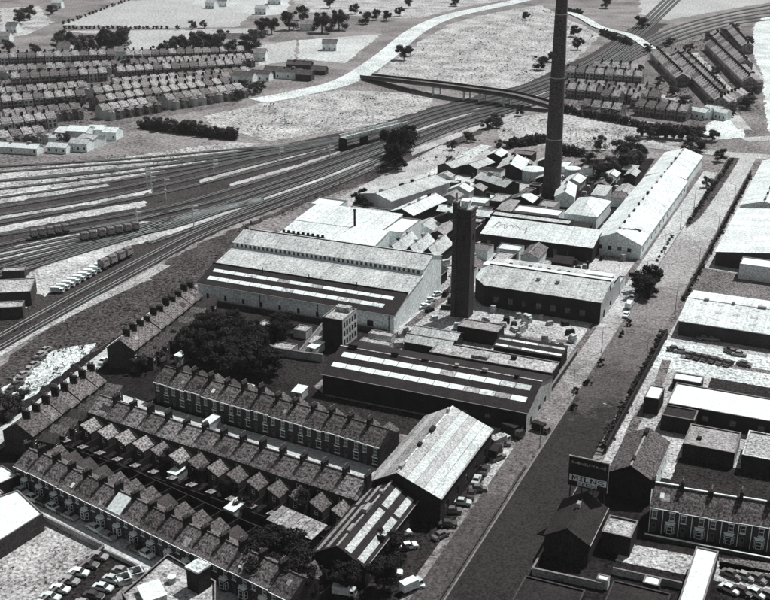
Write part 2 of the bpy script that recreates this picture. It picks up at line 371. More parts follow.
# land on the right of the road
sheet('works_yard', [(14.2, 60), (60, 60), (60, 330), (14.2, 330)], 'concrete', .085, 0, True)
sheet('works_yard', [(14.2, 66), (24, 66), (30, 88), (22, 104), (30, 118), (14.2, 120)], 'concrete', .10, .2, True)
sheet('pale_forecourt', [(13.9, 118), (60, 117), (60, 137), (13.9, 138)], 'pale', .12, .2, True)
sheet('asphalt_yard', [(30, 104), (60, 104), (60, 117), (30, 117.5)], 'yarddark', .11, .1, True)
sheet('cinder_yard', [(14, 176), (60, 174), (60, 200), (14, 204)], 'verge', .11, .2, True)
sheet('back_lane', [(30, 52), (60, 52), (60, 71), (30, 71)], 'yarddark', .11, .2, True)
sheet('front_yard', [(12, -40), (12, 60), (30, 66), (60, 36), (60, -40)], 'garden', .08, .1, True)
sheet('street', [(26, 24), (60, 26), (60, 33), (26, 31)], 'concrete', .12, .1, True)

# ------------------------------------------------------------------ railway tracks, each a thing
ORD = ['first', 'second', 'third', 'fourth', 'fifth', 'sixth', 'seventh', 'eighth', 'ninth', 'tenth', 'eleventh', 'twelfth', 'thirteenth', 'fourteenth', 'fifteenth', 'sixteenth']
def track(px, label):
    t = thing('railway_track', label, 'railway track', group='railway tracks')
    pts = smooth([W(*p) for p in px], 8)
    b = MB(); ribbon(b, pts, 3.0, .30, thick=.2); part('ballast', b, 'cinder', t)
    for s in (-.72, .72):
        r = MB(); ribbon(r, pts, .11, .56, off=s, thick=.16); part('rail', r, 'rail', t)
    sl_ = MB(); acc = 0
    for i in range(len(pts) - 1):
        a, c = pts[i], pts[i + 1]; L = (c - a).length; d = (c - a) / L; n = Vector((-d.y, d.x, 0)); k = int(L / 1.3)
        for j in range(k):
            p = a + d * (j + .5) * L / k
            q = [p - d * .13 - n * 1.25, p + d * .13 - n * 1.25, p + d * .13 + n * 1.25, p - d * .13 + n * 1.25]
            sl_.poly([(e.x, e.y, .38) for e in q])
    struct(part('sleepers', sl_, 'sleeper', t), 'stuff')
E_ = [(600, 62), (640, 32), (668, 6), (690, -16)]
def ext(px, dx, dy, tail=E_): return px + [(x + dx, y + dy) for x, y in tail]
tl = 'running line of the railway fan curving under the bridges'
track(ext([(-20, 168), (120, 160), (220, 151), (300, 144), (370, 131), (440, 109), (525, 87)], -6, -4), 'running line on the outer edge of the railway fan beside the rough grass')
track(ext([(-20, 211), (112, 190), (200, 171), (278, 153), (368, 135), (442, 112), (527, 90)], -3, -2), 'running line second in from the rough grass under the bridges')
track(ext([(-20, 227), (145, 197), (215, 181), (300, 159), (372, 139), (445, 115), (530, 93)], 0, 0), 'running line third in from the rough grass under the bridges')
track(ext([(-20, 239), (150, 211), (230, 190), (310, 165), (376, 143), (448, 118), (532, 96)], 3, 2), 'running line fourth in from the rough grass under the bridges')
track([(28, 240), (145, 218), (235, 196), (315, 170), (380, 147), (452, 121), (534, 99), (604, 68)], 'running line fifth in, passing behind the grey goods wagons')
track([(78, 246), (171, 228), (245, 203), (320, 177), (384, 151), (455, 124), (535, 101), (606, 71)], 'running line carrying the seven grey goods wagons by the signals')
track([(-20, 348), (66, 300), (145, 258), (203, 229), (262, 207), (330, 182), (390, 156), (460, 127), (538, 104)], 'main line of a pair skirting the slanting row of white vans')
track([(-20, 360), (70, 309), (150, 265), (208, 234), (266, 211), (334, 186), (394, 160)], 'main line of a pair running nearest the dark factory bank')
track([(-20, 250), (60, 233), (120, 224), (200, 205)], 'short stub line between the pale loading strips')
for k in range(6):
    o = k * 5.2
    track([(-20, 256 + o * 1.1), (60, 240 + o * .75), (130, 228 + o * .4), (195, 213 + o * .2), (262, 199 + o * .1)], 'siding of the goods yard, %s out from the pale loading strips' % ORD[k])
for k in range(4):
    track([(-20, 174 + k * 9), (90, 166 + k * 6.5), (180, 159 + k * 4), (270, 148 + k * 2.4), (340, 138 + k * 1.4)], 'outer loop line, %s from the rough grass beyond the fan' % ORD[k])
track([(-20, 218), (60, 206), (130, 193), (208, 176), (290, 156), (370, 137)], 'crossover line joining the running lines before the footbridge')
track([(100, 238), (160, 226), (240, 199), (318, 174), (382, 150)], 'crossover line joining the running lines before the footbridge')
track([(-20, 183), (60, 177), (140, 168), (240, 152), (300, 145)], 'crossover line joining the running lines before the footbridge')
for k in range(5):
    track([(600 + k * 3, 66 + k), (634 + k * 4, 46 + k * 1.5), (672 + k * 5, 28 + k * 2), (724 + k * 4, 14 + k * 2.4), (790, 2 + k * 4)], 'branch line curving past the slanting far terraces, %s from the pale field' % ORD[k])
for k in range(4):
    strip('far_street', [(674 + k * 19, 58 - k * 5), (696 + k * 17, 80 - k * 6), (722 + k * 13, 106 - k * 8)], 6, 'concrete', .14)
track([(150, 244), (206, 224), (262, 203), (330, 179), (388, 155)], 'crossover line joining the running lines before the footbridge')
for q in ([(200, 180), (270, 161), (330, 146), (331, 147.5), (270, 163.5), (200, 183.5)], [(230, 184), (300, 164), (340, 151), (341, 152.5), (300, 167), (230, 187)],
          [(400, 135), (450, 118), (480, 108), (481, 110), (450, 121), (402, 138)], [(410, 150), (470, 128), (520, 112), (522, 115), (470, 133), (412, 156)],
          [(300, 120), (350, 113), (352, 116), (302, 123)], [(520, 100), (560, 88), (600, 70), (601, 72), (562, 91), (522, 103)]):
    sheet('pale_ballast', q, 'concrete', .12, .4)

# ------------------------------------------------------------------ trees
def crown_mesh(name, seed, h, r, lobes, n, leaf, m, base=.12):
    rnd = random.Random(seed); mb = MB(); cs = []
    for i in range(lobes):
        a = rnd.uniform(0, 6.283); q = rnd.uniform(.2, .92) * r; z = h * rnd.uniform(base + .1, .9)
        cs.append((Vector((q * math.cos(a), q * math.sin(a), z)), r * rnd.uniform(.2, .48)))
    cs.append((Vector((0, 0, h * .62)), r * .5))
    for i in range(n):
        c, cr = rnd.choice(cs)
        d = Vector((rnd.gauss(0, 1), rnd.gauss(0, 1), rnd.gauss(0, .85))).normalized()
        p = c + d * cr * (rnd.random() ** .4) * rnd.uniform(.8, 1.15)
        if p.z < h * base * .7: continue
        s = leaf * rnd.uniform(.6, 1.5)
        nn = (d + Vector((rnd.gauss(0, .6), rnd.gauss(0, .6), rnd.gauss(.3, .6)))).normalized()
        t = nn.orthogonal().normalized(); t = Matrix.Rotation(rnd.uniform(0, 6.28), 3, nn) @ t; u = nn.cross(t)
        mb.poly([p - t * s, p + u * s * .55 - nn * s * .2, p + t * s, p - u * s * .55 - nn * s * .15])
    return mb.mesh(name, m)
def trunk_mesh(name, seed, h, r):
    rnd = random.Random(seed); mb = MB(); z1 = h * .42
    mb.tube((0, 0, -.1), (0, 0, z1), h * .032, h * .02, 7)
    for i in range(5):
        a = i * 1.257 + rnd.uniform(-.3, .3); e = Vector((math.cos(a) * r * .6, math.sin(a) * r * .6, h * rnd.uniform(.6, .8)))
        mb.tube((0, 0, z1 * rnd.uniform(.6, .98)), e, h * .014, h * .004, 5)
    mb.tube((0, 0, z1), (0, 0, h * .85), h * .018, h * .004, 5)
    return mb.mesh(name, 'bark')
TREES = {}
for key, m, leaf, n in (('mid', 'leaf', .27, 5200), ('dark', 'leaf2', .27, 5600), ('pale', 'leaf3', .27, 4000)):
    TREES[key] = [(crown_mesh('crown', 11 * i + len(key), 10, 4.4, 11 + 3 * i, n, leaf, m), trunk_mesh('trunk', i, 10, 4.2)) for i in range(4)]
def tree(p, h, label, kind='mid', wide=1.0, group=None, name='broadleaf_tree'):
    t = thing(name, label, 'tree', p, random.uniform(0, 6.28), group)
    c, k = random.choice(TREES[kind]); s = h / 10
    a = link('trunk', k, t); b = link('crown', c, t); a.scale = b.scale = (s * wide, s * wide, s)
    return t
def trees(lst, label, group, kind='mid', wide=1.0):
    for x, y, h in lst: tree(W(x, y), h, label, kind, wide * random.uniform(.85, 1.15), group)
trees([(62, 44, 10), (70, 47, 11), (100, 50, 14), (90, 52, 12), (110, 51, 16), (119, 50, 16), (80, 55, 10), (36, 58, 10), (60, 50, 9)],
      'dark broadleaf tree in the clump at the edge of the open fields', 'trees of the field edge clump', 'mid', 1.25)
trees([(160, 56, 9), (168, 55, 10), (176, 53, 12), (186, 54, 13), (196, 53, 14), (206, 53, 15), (213, 55, 14), (224, 43, 10), (232, 58, 12), (250, 52, 13), (254, 46, 12)],
      'dark broadleaf tree in the hedge line behind the far terraces', 'trees of the far hedge line', 'mid', 1.3)
trees([(262, 36, 14), (272, 34, 12), (289, 30, 15), (303, 20, 12), (322, 33, 16), (339, 30, 16), (366, 24, 10), (376, 20, 9), (386, 21, 9), (356, 14, 9), (400, 16, 8), (408, 8, 8), (330, 8, 9), (455, 6, 9)],
      'dark round tree among the fields below the far hill road', 'trees round the far fields', 'dark', 1.25)
trees([(20, 24, 12), (30, 20, 12), (52, 14, 8), (8, 52, 9), (204, 28, 6), (193, 29, 7), (178, 30, 4)],
      'tree standing in the hedges of the far left fields', 'trees in the far left hedges', 'mid', 1.2)
trees([(574, 37, 9), (578, 50, 9), (541, 70, 9), (606, 8, 12), (525, 20, 7), (642, 28, 10), (552, 62, 7)],
      'dark bush-like tree on the pale rough slope behind the great chimney', 'trees on the slope behind the chimney', 'dark', 1.2)
trees([(404, 60, 10), (410, 56, 7)], 'round tree beside the foot of the pale hill road', 'trees at the foot of the hill road', 'dark', 1.3)
trees([(392, 156, 13), (400, 160, 15), (406, 150, 12), (397, 170, 12), (390, 166, 10)], 'black dense tree standing beside the railway footbridge', 'trees beside the railway footbridge', 'dark', 1.0)
trees([(650, 288, 8), (641, 293, 7), (645, 298, 8), (654, 290, 6)], 'leafy dark tree growing at the kerb of the wide main road', 'trees at the main road kerb', 'dark', 1.15)
trees([(206, 338, 7), (219, 334, 7), (232, 332, 7), (214, 348, 9), (231, 352, 10), (246, 348, 9), (256, 360, 9), (225, 366, 10), (245, 372, 10), (268, 374, 8), (203, 360, 9), (284, 334, 8), (278, 342, 7), (256, 344, 7), (194, 350, 8), (210, 372, 9), (236, 380, 9)],
      'tall black tree in the dense grove below the long white-walled hall', 'trees of the dark grove', 'dark', 1.25)
trees([(620, 158, 9), (632, 152, 8), (640, 160, 8), (612, 175, 8), (600, 150, 7), (625, 172, 9), (606, 190, 7), (598, 176, 7), (588, 165, 6), (634, 168, 8)],
      'scruffy tree in the overgrown plot beside the white warehouse', 'trees of the overgrown plot', 'mid', 1.2)
trees([(684, 160, 7), (690, 165, 7), (680, 172, 6), (676, 180, 6), (672, 196, 5), (700, 152, 6), (720, 162, 6), (706, 188, 5), (690, 150, 7)],
      'small tree on the verge beside the white warehouse', 'small trees on the warehouse verge', 'mid', 1.2)
trees([(650, 138, 7), (658, 138, 7), (666, 139, 8), (674, 139, 7), (682, 140, 7), (690, 140, 7), (700, 139, 6), (712, 141, 6), (642, 136, 6)],
      'tree in the dark hedge along the far cross street', 'trees along the far cross street', 'mid', 1.35)
trees([(520, 116, 6), (497, 127, 7), (487, 129, 6), (470, 142, 5), (452, 150, 5), (448, 165, 4), (500, 150, 5)],
      'bush-like tree on the rough bank beside the factory back lane', 'trees on the factory back bank', 'mid', 1.2)
trees([(360, 210, 7), (366, 216, 6), (362, 202, 6)], 'small dark tree behind the white stepped roofs', 'trees behind the white roofs', 'dark', 1.1)
trees([(265, 585, 9), (280, 575, 10), (290, 590, 9), (305, 600, 8), (272, 566, 8), (345, 596, 7), (384, 590, 8), (392, 560, 7)],
      'black tree in the unlit yard by the skylit tarred shed', 'trees in the dark yard', 'dark', 1.2)
trees([(60, 425, 5), (88, 432, 5), (150, 452, 5), (190, 458, 5), (225, 475, 5), (258, 492, 5), (300, 515, 6), (230, 500, 5), (170, 470, 5), (130, 448, 4), (275, 498, 4), (200, 482, 5), (318, 505, 5), (178, 448, 4), (244, 512, 4)],
      'small garden tree between the terrace back yards', 'garden trees between the terraces', 'dark', 1.2)
trees([(150, 340, 5), (170, 345, 5), (186, 352, 6), (140, 372, 5), (160, 362, 5), (8, 418, 6), (20, 408, 5)],
      'garden tree among the houses on the railway street', 'garden trees by the railway street', 'mid', 1.2)
trees([(25, 130, 6), (33, 148, 6), (64, 148, 7), (60, 108, 6), (150, 128, 6), (160, 130, 7), (172, 132, 6), (183, 133, 7), (194, 133, 7), (205, 136, 6), (218, 138, 6), (232, 138, 6), (238, 100, 6), (246, 96, 7), (256, 94, 7), (262, 92, 6)],
      'low tree on the dark bank between the railway and the far terraces', 'low trees on the far bank', 'mid', 1.35)

trees([(648, 52, 6), (662, 70, 6), (672, 96, 6), (684, 106, 6), (700, 84, 5), (714, 76, 6), (728, 66, 6), (740, 58, 6), (752, 98, 7), (746, 108, 7), (730, 116, 6), (660, 84, 5), (690, 52, 6), (712, 40, 7), (734, 32, 7), (750, 44, 6), (752, 82, 6), (668, 46, 6), (640, 72, 5), (600, 76, 5), (574, 74, 5), (620, 78, 5)],
      'bushy tree among the far terraces near the branch lines', 'trees among the far right terraces', 'mid', 1.4)
trees([(30, 72, 5), (58, 84, 5), (76, 96, 5), (98, 98, 6), (122, 88, 6), (140, 76, 5), (168, 72, 5), (190, 84, 5), (206, 80, 5), (226, 72, 5), (64, 118, 5), (82, 110, 5), (110, 112, 5), (16, 108, 5), (40, 96, 5), (244, 88, 5), (132, 96, 5), (152, 94, 5)],
      'bushy garden tree among the far terraces across the railway', 'trees among the far left terraces', 'mid', 1.4)

# low scrub nobody could count: one object
def tufts(name, label, polys, dens, m, smin, smax, seed):
    rnd = random.Random(seed); mb = MB()
    for px in polys:
        pts = [W(*p) for p in px]
        tri = [(pts[0], pts[i], pts[i + 1]) for i in range(1, len(pts) - 1)]
        for a, b, c in tri:
            n = int(((b - a).cross(c - a)).length / 2 * dens)
            for _ in range(n):
                r1, r2 = rnd.random() ** .5, rnd.random()
                p = a * (1 - r1) + b * r1 * (1 - r2) + c * r1 * r2; s = rnd.uniform(smin, smax) * (2 if rnd.random() < .06 else 1)
                for k in range(5):
                    d = Vector((rnd.gauss(0, .5), rnd.gauss(0, .5), abs(rnd.gauss(.5, .35)))) * s
                    q = p + d + Vector((0, 0, .12)); t = Vector((rnd.gauss(0, 1), rnd.gauss(0, 1), rnd.gauss(0, .4))).normalized() * s * .5
                    u = Vector((rnd.gauss(0, 1), rnd.gauss(0, 1), rnd.gauss(0, .7))).normalized() * s * .5
                    mb.poly([q - t, q + u, q + t])
    o = part(name, mb, m, None); struct(o, 'stuff'); o['label'] = label; o['category'] = 'scrub'; return o
tufts('scrub', 'dark scrub covering the railway bank beside the factory',
      [[(0, 385), (130, 292), (240, 245), (196, 285), (160, 306), (92, 366), (40, 395)], [(205, 245), (262, 219), (330, 190), (402, 158), (375, 180), (315, 200), (240, 232)]], .22, 'leaf', .3, .9, 3)
tufts('scrub', 'dark weeds and bushes filling the terrace back gardens',
      [[(90, 400), (350, 478), (330, 540), (260, 540), (100, 450)], [(120, 372), (165, 318), (200, 320), (210, 375), (150, 380)]], .20, 'leaf2', .3, .8, 4)
tufts('scrub', 'patchy scrub dotted over the pale rough hillside',
      [[(205, 118), (340, 92), (430, 96), (400, 118), (270, 140)], [(380, 76), (430, 40), (540, 8), (600, 36), (540, 82), (440, 82)], [(-10, 172), (225, 144), (200, 162), (0, 196)], [(410, 160), (500, 122), (560, 118), (500, 145), (440, 175)]], .035, 'leaf', .4, 1.1, 5)
tufts('scrub', 'scrub and rank grass on the plot beside the great chimney',
      [[(565, 130), (640, 130), (640, 160), (600, 205), (560, 190)]], .2, 'leaf', .3, .8, 6)
tufts('scrub', 'weeds on the waste ground by the flat white roof', [[(0, 548), (42, 518), (102, 547), (40, 600), (0, 600)]], .35, 'leaf', .15, .4, 8)
tufts('scrub', 'gardens and bushes between the far terrace rows',
      [[(0, 62), (250, 56), (240, 100), (90, 126), (0, 140)], [(565, 76), (690, 90), (712, 128), (562, 105)], [(640, 48), (740, 26), (760, 110), (720, 120)]], .10, 'leaf', .5, 1.3, 9)

for q in ([(-30, 208), (-28, 180), (-20, 172), (-10, 170)], [(-57, 118), (-56, 138), (-54, 160), (-60, 186)], [(-118, 152), (-100, 157), (-84, 160), (-64, 158)], [(-84, 200), (-88, 230), (-98, 262), (-110, 300)], [(-44, 122), (-24, 123), (-9, 126)], [(-60, 88), (-62, 100), (-60, 116)]):
    strip('wheel_track', q, 2.6, 'verge', .135, 6, True)
for q in ([(18, 64), (17, 84), (18, 104), (17, 124)], [(20, 128), (36, 127), (58, 128)], [(16, 190), (30, 184), (58, 186)]):
    strip('wheel_track', q, 2.4, 'verge', .135, 6, True)

# ------------------------------------------------------------------ building helpers
_win = {}
def winmesh(w, h, style='std'):
    k = (round(w, 2), round(h, 2), style)
    if k in _win: return _win[k]
    mb = MB(); fw = .09
    fm = {'std': 'frame', 'dark': 'tar', 'door': 'door', 'steel': 'metal'}[style]
    mb.box(0, w, -.06, .02, 0, fw); mb.box(0, w, -.06, .02, h - fw, h)
    mb.box(0, fw, -.058, .018, fw, h - fw); mb.box(w - fw, w, -.058, .018, fw, h - fw)
    if style == 'door':
        mb.box(fw, w - fw, -.02, .016, fw, h - fw, 0)
        mb.box(w * .25, w * .75, -.04, -.019, h * .2, h * .45, 0); mb.box(w * .25, w * .75, -.04, -.019, h * .55, h * .85, 1)
    else:
        mb.box(fw, w - fw, -.012, .012, fw, h - fw, 1)
        for i in range(1, max(1, round(w / 1.1))):
            x = w * i / max(1, round(w / 1.1)); mb.box(x - .03, x + .03, -.045, -.011, fw, h - fw)
        mb.box(fw, w - fw, -.05, -.0108, h * .5 - .035, h * .5 + .035)
    _win[k] = mb.mesh('window', [fm, 'glass']); return _win[k]
def windows(parent, p0, p1, rects, dep=.14, style='std', name='window'):
    p0 = Vector((p0[0], p0[1], 0)); p1 = Vector((p1[0], p1[1], 0)); d = (p1 - p0).normalized(); nn = Vector((d.y, -d.x, 0))
    for a, b, c, e in rects:
        link(name, winmesh(b - a, e - c, style), parent, p0 + d * a + Vector((0, 0, c)) - nn * dep, math.atan2(d.y, d.x))
def row(n, L, w, z0, z1, margin=.8, off=0.0):
    if n == 1: return [(L / 2 - w / 2 + off, L / 2 + w / 2 + off, z0, z1)]
    return [(margin + (L - 2 * margin - w) * i / (n - 1) + off, margin + (L - 2 * margin - w) * i / (n - 1) + w + off, z0, z1) for i in range(n)]
def sides(u0, u1, v0, v1): return {'front': ((u0, v0), (u1, v0)), 'right': ((u1, v0), (u1, v1)), 'back': ((u1, v1), (u0, v1)), 'left': ((u0, v1), (u0, v0))}
def strips(parent, p, n, s0, s1, t0, t1, m='skylight', name='skylight', gap=.14, lift=.05):
    """glazed strips lying on a roof slope; p = lower-left, lower-right, upper-right, upper-left corners"""
    a, b, c, d = (Vector(q) for q in p)
    def at(s, t): return a.lerp(b, s).lerp(d.lerp(c, s), t)
    nn = (b - a).cross(d - a).normalized(); L = (b - a).length; g = gap / max(L, 1) / 2
    for i in range(n):
        x0 = s0 + (s1 - s0) * i / n + g; x1 = s0 + (s1 - s0) * (i + 1) / n - g
        mb = MB(); mb.slab([at(x0, t0) + nn * lift, at(x1, t0) + nn * lift, at(x1, t1) + nn * lift, at(x0, t1) + nn * lift], lift + .02); part(name, mb, (m if random.random() < .8 else random.choice(('concrete', 'sheet_b', 'pale', 'felt'))), parent)
def shed(name, label, u0, u1, v0, v1, eave, ridge, axis='u', at=.5, wall='brick', roof=('asb_u', 'asb_u'), op={}, style='dark', group=None, cat='shed', ov=.3, cap='felt', sky=(), panels=0, wallr=None):
    t = thing(name, label, cat, ((u0 + u1) / 2, (v0 + v1) / 2, 0), group=group)
    ox, oy = (u0 + u1) / 2, (v0 + v1) / 2; u0 -= ox; u1 -= ox; v0 -= oy; v1 -= oy
    S = sides(u0, u1, v0, v1)
    for k, (a, b) in S.items():
        mb = MB(); rc = op.get(k, []); mb.wall(a, b, eave, rc)
        if axis == 'u' and k in ('left', 'right'):
            vr = v0 + (v1 - v0) * at; u = a[0]; q = [(u, a[1], eave), (u, b[1], eave), (u, vr, ridge - .06)]; mb.poly(q)
        if axis == 'v' and k in ('front', 'back'):
            ur = u0 + (u1 - u0) * at; v = a[1]; mb.poly([(a[0], v, eave), (b[0], v, eave), (ur, v, ridge - .06)])
        part('wall', mb, (wallr if wallr and k == 'right' else wall), t); windows(t, a, b, rc, style=style)
    if axis == 'u':
        vr = v0 + (v1 - v0) * at; k1 = (ridge - eave) / (vr - v0); k2 = (ridge - eave) / max(v1 - vr, .01)
        A = [(u0 - ov, v0 - ov, eave - ov * k1 + .1), (u1 + ov, v0 - ov, eave - ov * k1 + .1), (u1 + ov, vr, ridge + .1), (u0 - ov, vr, ridge + .1)]
        B = [(u0 - ov, vr, ridge + .1), (u1 + ov, vr, ridge + .1), (u1 + ov, v1 + ov, eave - ov * k2 + .1), (u0 - ov, v1 + ov, eave - ov * k2 + .1)]
        cp = (u0 - ov, u1 + ov, vr - .2, vr + .2)
    else:
        ur = u0 + (u1 - u0) * at; k1 = (ridge - eave) / (ur - u0); k2 = (ridge - eave) / max(u1 - ur, .01)
        A = [(u0 - ov, v1 + ov, eave - ov * k1 + .1), (u0 - ov, v0 - ov, eave - ov * k1 + .1), (ur, v0 - ov, ridge + .1), (ur, v1 + ov, ridge + .1)]
        B = [(u1 + ov, v0 - ov, eave - ov * k2 + .1), (u1 + ov, v1 + ov, eave - ov * k2 + .1), (ur, v1 + ov, ridge + .1), (ur, v0 - ov, ridge + .1)]
        cp = (ur - .2, ur + .2, v0 - ov, v1 + ov)
    slopes = []
    for q, m in ((A, roof[0]), (B, roof[1])):
        mb = MB(); mb.slab(q, .12); slopes.append((part('roof', mb, m, t), q))
    mb = MB(); mb.box(cp[0], cp[1], cp[2], cp[3], ridge + .06, ridge + .2); part('ridge_cap', mb, cap, t)
    for (which, n, s0, s1, t0, t1) in sky:
        q = slopes[which][1]
        if axis == 'u' and which == 1: q = [q[1], q[0], q[3], q[2]]; q = [q[2], q[3], q[0], q[1]]
        strips(slopes[which][0], q, n, s0, s1, t0, t1)
    L = (u1 - u0) if axis == 'u' else (v1 - v0)
    for i in range(int(L / 8) if L > 14 else 0):
        s = (i + random.uniform(.3, .7)) / int(L / 8); mb = MB(); hw, hl = random.uniform(.25, .45), random.uniform(.4, 1.3)
        x, y = (u0 + (u1 - u0) * s, vr) if axis == 'u' else (ur, v0 + (v1 - v0) * s)
        if axis == 'u': mb.box(x - hl, x + hl, y - hw, y + hw, ridge + .19, ridge + random.uniform(.6, 1.1))
        else: mb.box(x - hw, x + hw, y - hl, y + hl, ridge + .19, ridge + random.uniform(.6, 1.1))
        part('ridge_vent', mb, random.choice(('metal', 'felt', 'tar')), t)
    g = MB()
    if axis == 'u': g.box(u0 - ov, u1 + ov, v0 - ov - .14, v0 - ov - .01, eave - .12, eave + .0)
    else: g.box(u1 + ov + .01, u1 + ov + .14, v0 - ov, v1 + ov, eave - .12, eave + .0)
    part('gutter', g, 'metal', t)
    return t
def flat(name, label, u0, u1, v0, v1, h, wall='brick', roof='felt', par=.35, op={}, style='dark', group=None, cat='building', cop='kerb', boxes=()):
    t = thing(name, label, cat, ((u0 + u1) / 2, (v0 + v1) / 2, 0), group=group)
    ox, oy = (u0 + u1) / 2, (v0 + v1) / 2; u0 -= ox; u1 -= ox; v0 -= oy; v1 -= oy
    for k, (a, b) in sides(u0, u1, v0, v1).items():
        mb = MB(); rc = op.get(k, []); mb.wall(a, b, h + par, rc); part('wall', mb, wall, t); windows(t, a, b, rc, style=style)
    mb = MB(); mb.poly([(u0, v0, h), (u1, v0, h), (u1, v1, h), (u0, v1, h)]); part('roof', mb, roof, t)
    c = MB(); w = .28
    for q in ((u0 - .05, u1 + .05, v0 - .05, v0 + w), (u0 - .05, u1 + .05, v1 - w, v1 + .05)): c.box(*q, h + par - .002, h + par + .1)
    for q in ((u0 - .05, u0 + w, v0 + w, v1 - w), (u1 - w, u1 + .05, v0 + w, v1 - w)): c.box(*q, h + par - .002, h + par + .1)
    part('coping', c, cop, t)
    for (a, b, c_, d, hh, m) in boxes:
        mb = MB(); mb.box(a - ox, b - ox, c_ - oy, d - oy, h, h + hh); part('roof_vent', mb, m, t)
    return t
def mono(name, label, u0, u1, v0, v1, h0, h1, wall='brick', roof='felt', op={}, style='dark', group=None, cat='shed', sky=()):
    """lean-to roof rising away from the front wall"""
    t = thing(name, label, cat, ((u0 + u1) / 2, (v0 + v1) / 2, 0), group=group)
    ox, oy = (u0 + u1) / 2, (v0 + v1) / 2; u0 -= ox; u1 -= ox; v0 -= oy; v1 -= oy
    for k, (a, b) in sides(u0, u1, v0, v1).items():
        mb = MB(); rc = op.get(k, []); hh = {'front': h0, 'back': h1}.get(k, min(h0, h1)); mb.wall(a, b, hh, rc)
        if k in ('left', 'right'): mb.poly([(a[0], v0, h0), (a[0], v1, h1), (a[0], (v1 if h1 > h0 else v0), min(h0, h1))])
        part('wall', mb, wall, t); windows(t, a, b, rc, style=style)
    q = [(u0 - .25, v0 - .25, h0 + .1), (u1 + .25, v0 - .25, h0 + .1), (u1 + .25, v1 + .1, h1 + .1), (u0 - .25, v1 + .1, h1 + .1)]
    mb = MB(); mb.slab(q, .12); r = part('roof', mb, roof, t)
    for (n, s0, s1, t0, t1) in sky: strips(r, q, n, s0, s1, t0, t1)
    return t

# ------------------------------------------------------------------ long factory hall with three roof ranges
def hall():
    u0, u1 = -125.0, -59.0
    t = thing('factory_hall', 'long factory hall with white front wall, dark striped roof and clerestory windows', 'factory hall', (0, 0, 0))
    prof = [(112, 5.6), (122, 8.6), (122, 8.1), (134.4, 10.2), (134.4, 11.9), (142, 14.2), (150, 11.6)]
    L = u1 - u0
    rects = [(x, x + .9, 1.0, 2.6) for x in [3 + i * 6.3 for i in range(9)]] + [(57.5, 59.5, .05, 2.7)]
    mb = MB(); mb.wall((u0, 112), (u1, 112), 5.6, rects); part('front_wall', mb, 'white', t)
    windows(t, (u0, 112), (u1, 112), rects, style='dark')
    mb = MB(); mb.wall((u1, 150), (u0, 150), 11.6); part('back_wall', mb, 'brick', t)
    for u, nm, flip in ((u1, 'end_wall', False), (u0, 'end_wall', True)):
        mb = MB(); pts = [(u, 112, 0), (u, 150, 0)] + [(u, v, z - .05) for v, z in prof[::-1]]
        segs = [((112, 5.6), (122, 8.6)), ((122, 8.1), (134.4, 10.2)), ((134.4, 11.9), (142, 14.2)), ((142, 14.2), (150, 11.6))]
        for (va, za), (vb, zb) in segs:
            q = [(u, va, 0), (u, vb, 0), (u, vb, zb - .05), (u, va, za - .05)]; mb.poly(q[::-1] if flip else q)
        part(nm, mb, 'white' if not flip else 'render', t)
    def slope(v0, z0, v1, z1, m, o=.3):
        k = (z1 - z0) / (v1 - v0)
        q = [(u0 - .3, v0 - o, z0 - o * k + .1), (u1 + .3, v0 - o, z0 - o * k + .1), (u1 + .3, v1, z1 + .1), (u0 - .3, v1, z1 + .1)]
        mb = MB(); mb.slab(q, .12); return part('roof', mb, m, t), q
    r3, q3 = slope(112, 5.6, 122, 8.6, 'tar')
    strips(r3, q3, 16, .035, .93, .24, .40); strips(r3, q3, 16, .03, .95, .62, .76)
    mb = MB(); mb.box(u0 - .3, u1 + .3, 121.9, 122.25, 8.5, 8.95); part('ridge_cap', mb, 'tar', t)
    r2, q2 = slope(122.3, 8.15, 134.3, 10.2, 'asb_u', 0)
    mb = MB(); mb.slab([(u0 - .3, 132.9, 10.14), (u1 + .3, 132.9, 10.14), (u1 + .3, 134.2, 10.36), (u0 - .3, 134.2, 10.36)], .08); part('flashing', mb, 'paint', r2)
    for i in range(3):
        m_ = MB(); m_.cyl(u0 + 18 + i * 16, 121.2, 8.3, 10.0, .16, .16, 8); m_.cyl(u0 + 18 + i * 16, 121.2, 10, 10.15, .3, .05, 8); part('vent_pipe', m_, 'tar', t)
    rc = [(1.0 + i * (L - 3) / 40, 1.0 + i * (L - 3) / 40 + .85, 10.5, 11.6) for i in range(41)]
    mb = MB(); mb.wall((u0, 134.4), (u1, 134.4), 11.9, rc, z0=10.0); part('clerestory_wall', mb, 'white', t)
    windows(t, (u0, 134.4), (u1, 134.4), rc, style='dark')
    slope(134.4, 11.9, 142, 14.2, 'asb_u', .25)
    q = [(u0 - .3, 142, 14.3), (u1 + .3, 142, 14.3), (u1 + .3, 150.3, 11.6), (u0 - .3, 150.3, 11.6)]
    mb = MB(); mb.slab(q, .12); part('roof', mb, 'asb_u', t)
    mb = MB(); mb.box(u0 - .3, u1 + .3, 141.8, 142.2, 14.25, 14.42); part('ridge_cap', mb, 'tar', t)
    for x in (u0 + 22, u0 + 41.5, u1 - 1.5):
        mb = MB(); mb.cyl(x, 111.85, 0, 5.6, .12, .12, 6); part('downpipe', mb, 'tar', t)
    mb = MB(); mb.box(u0 - .3, u1 + .3, 111.5, 111.66, 5.35, 5.5); part('gutter', mb, 'metal', t)
hall()

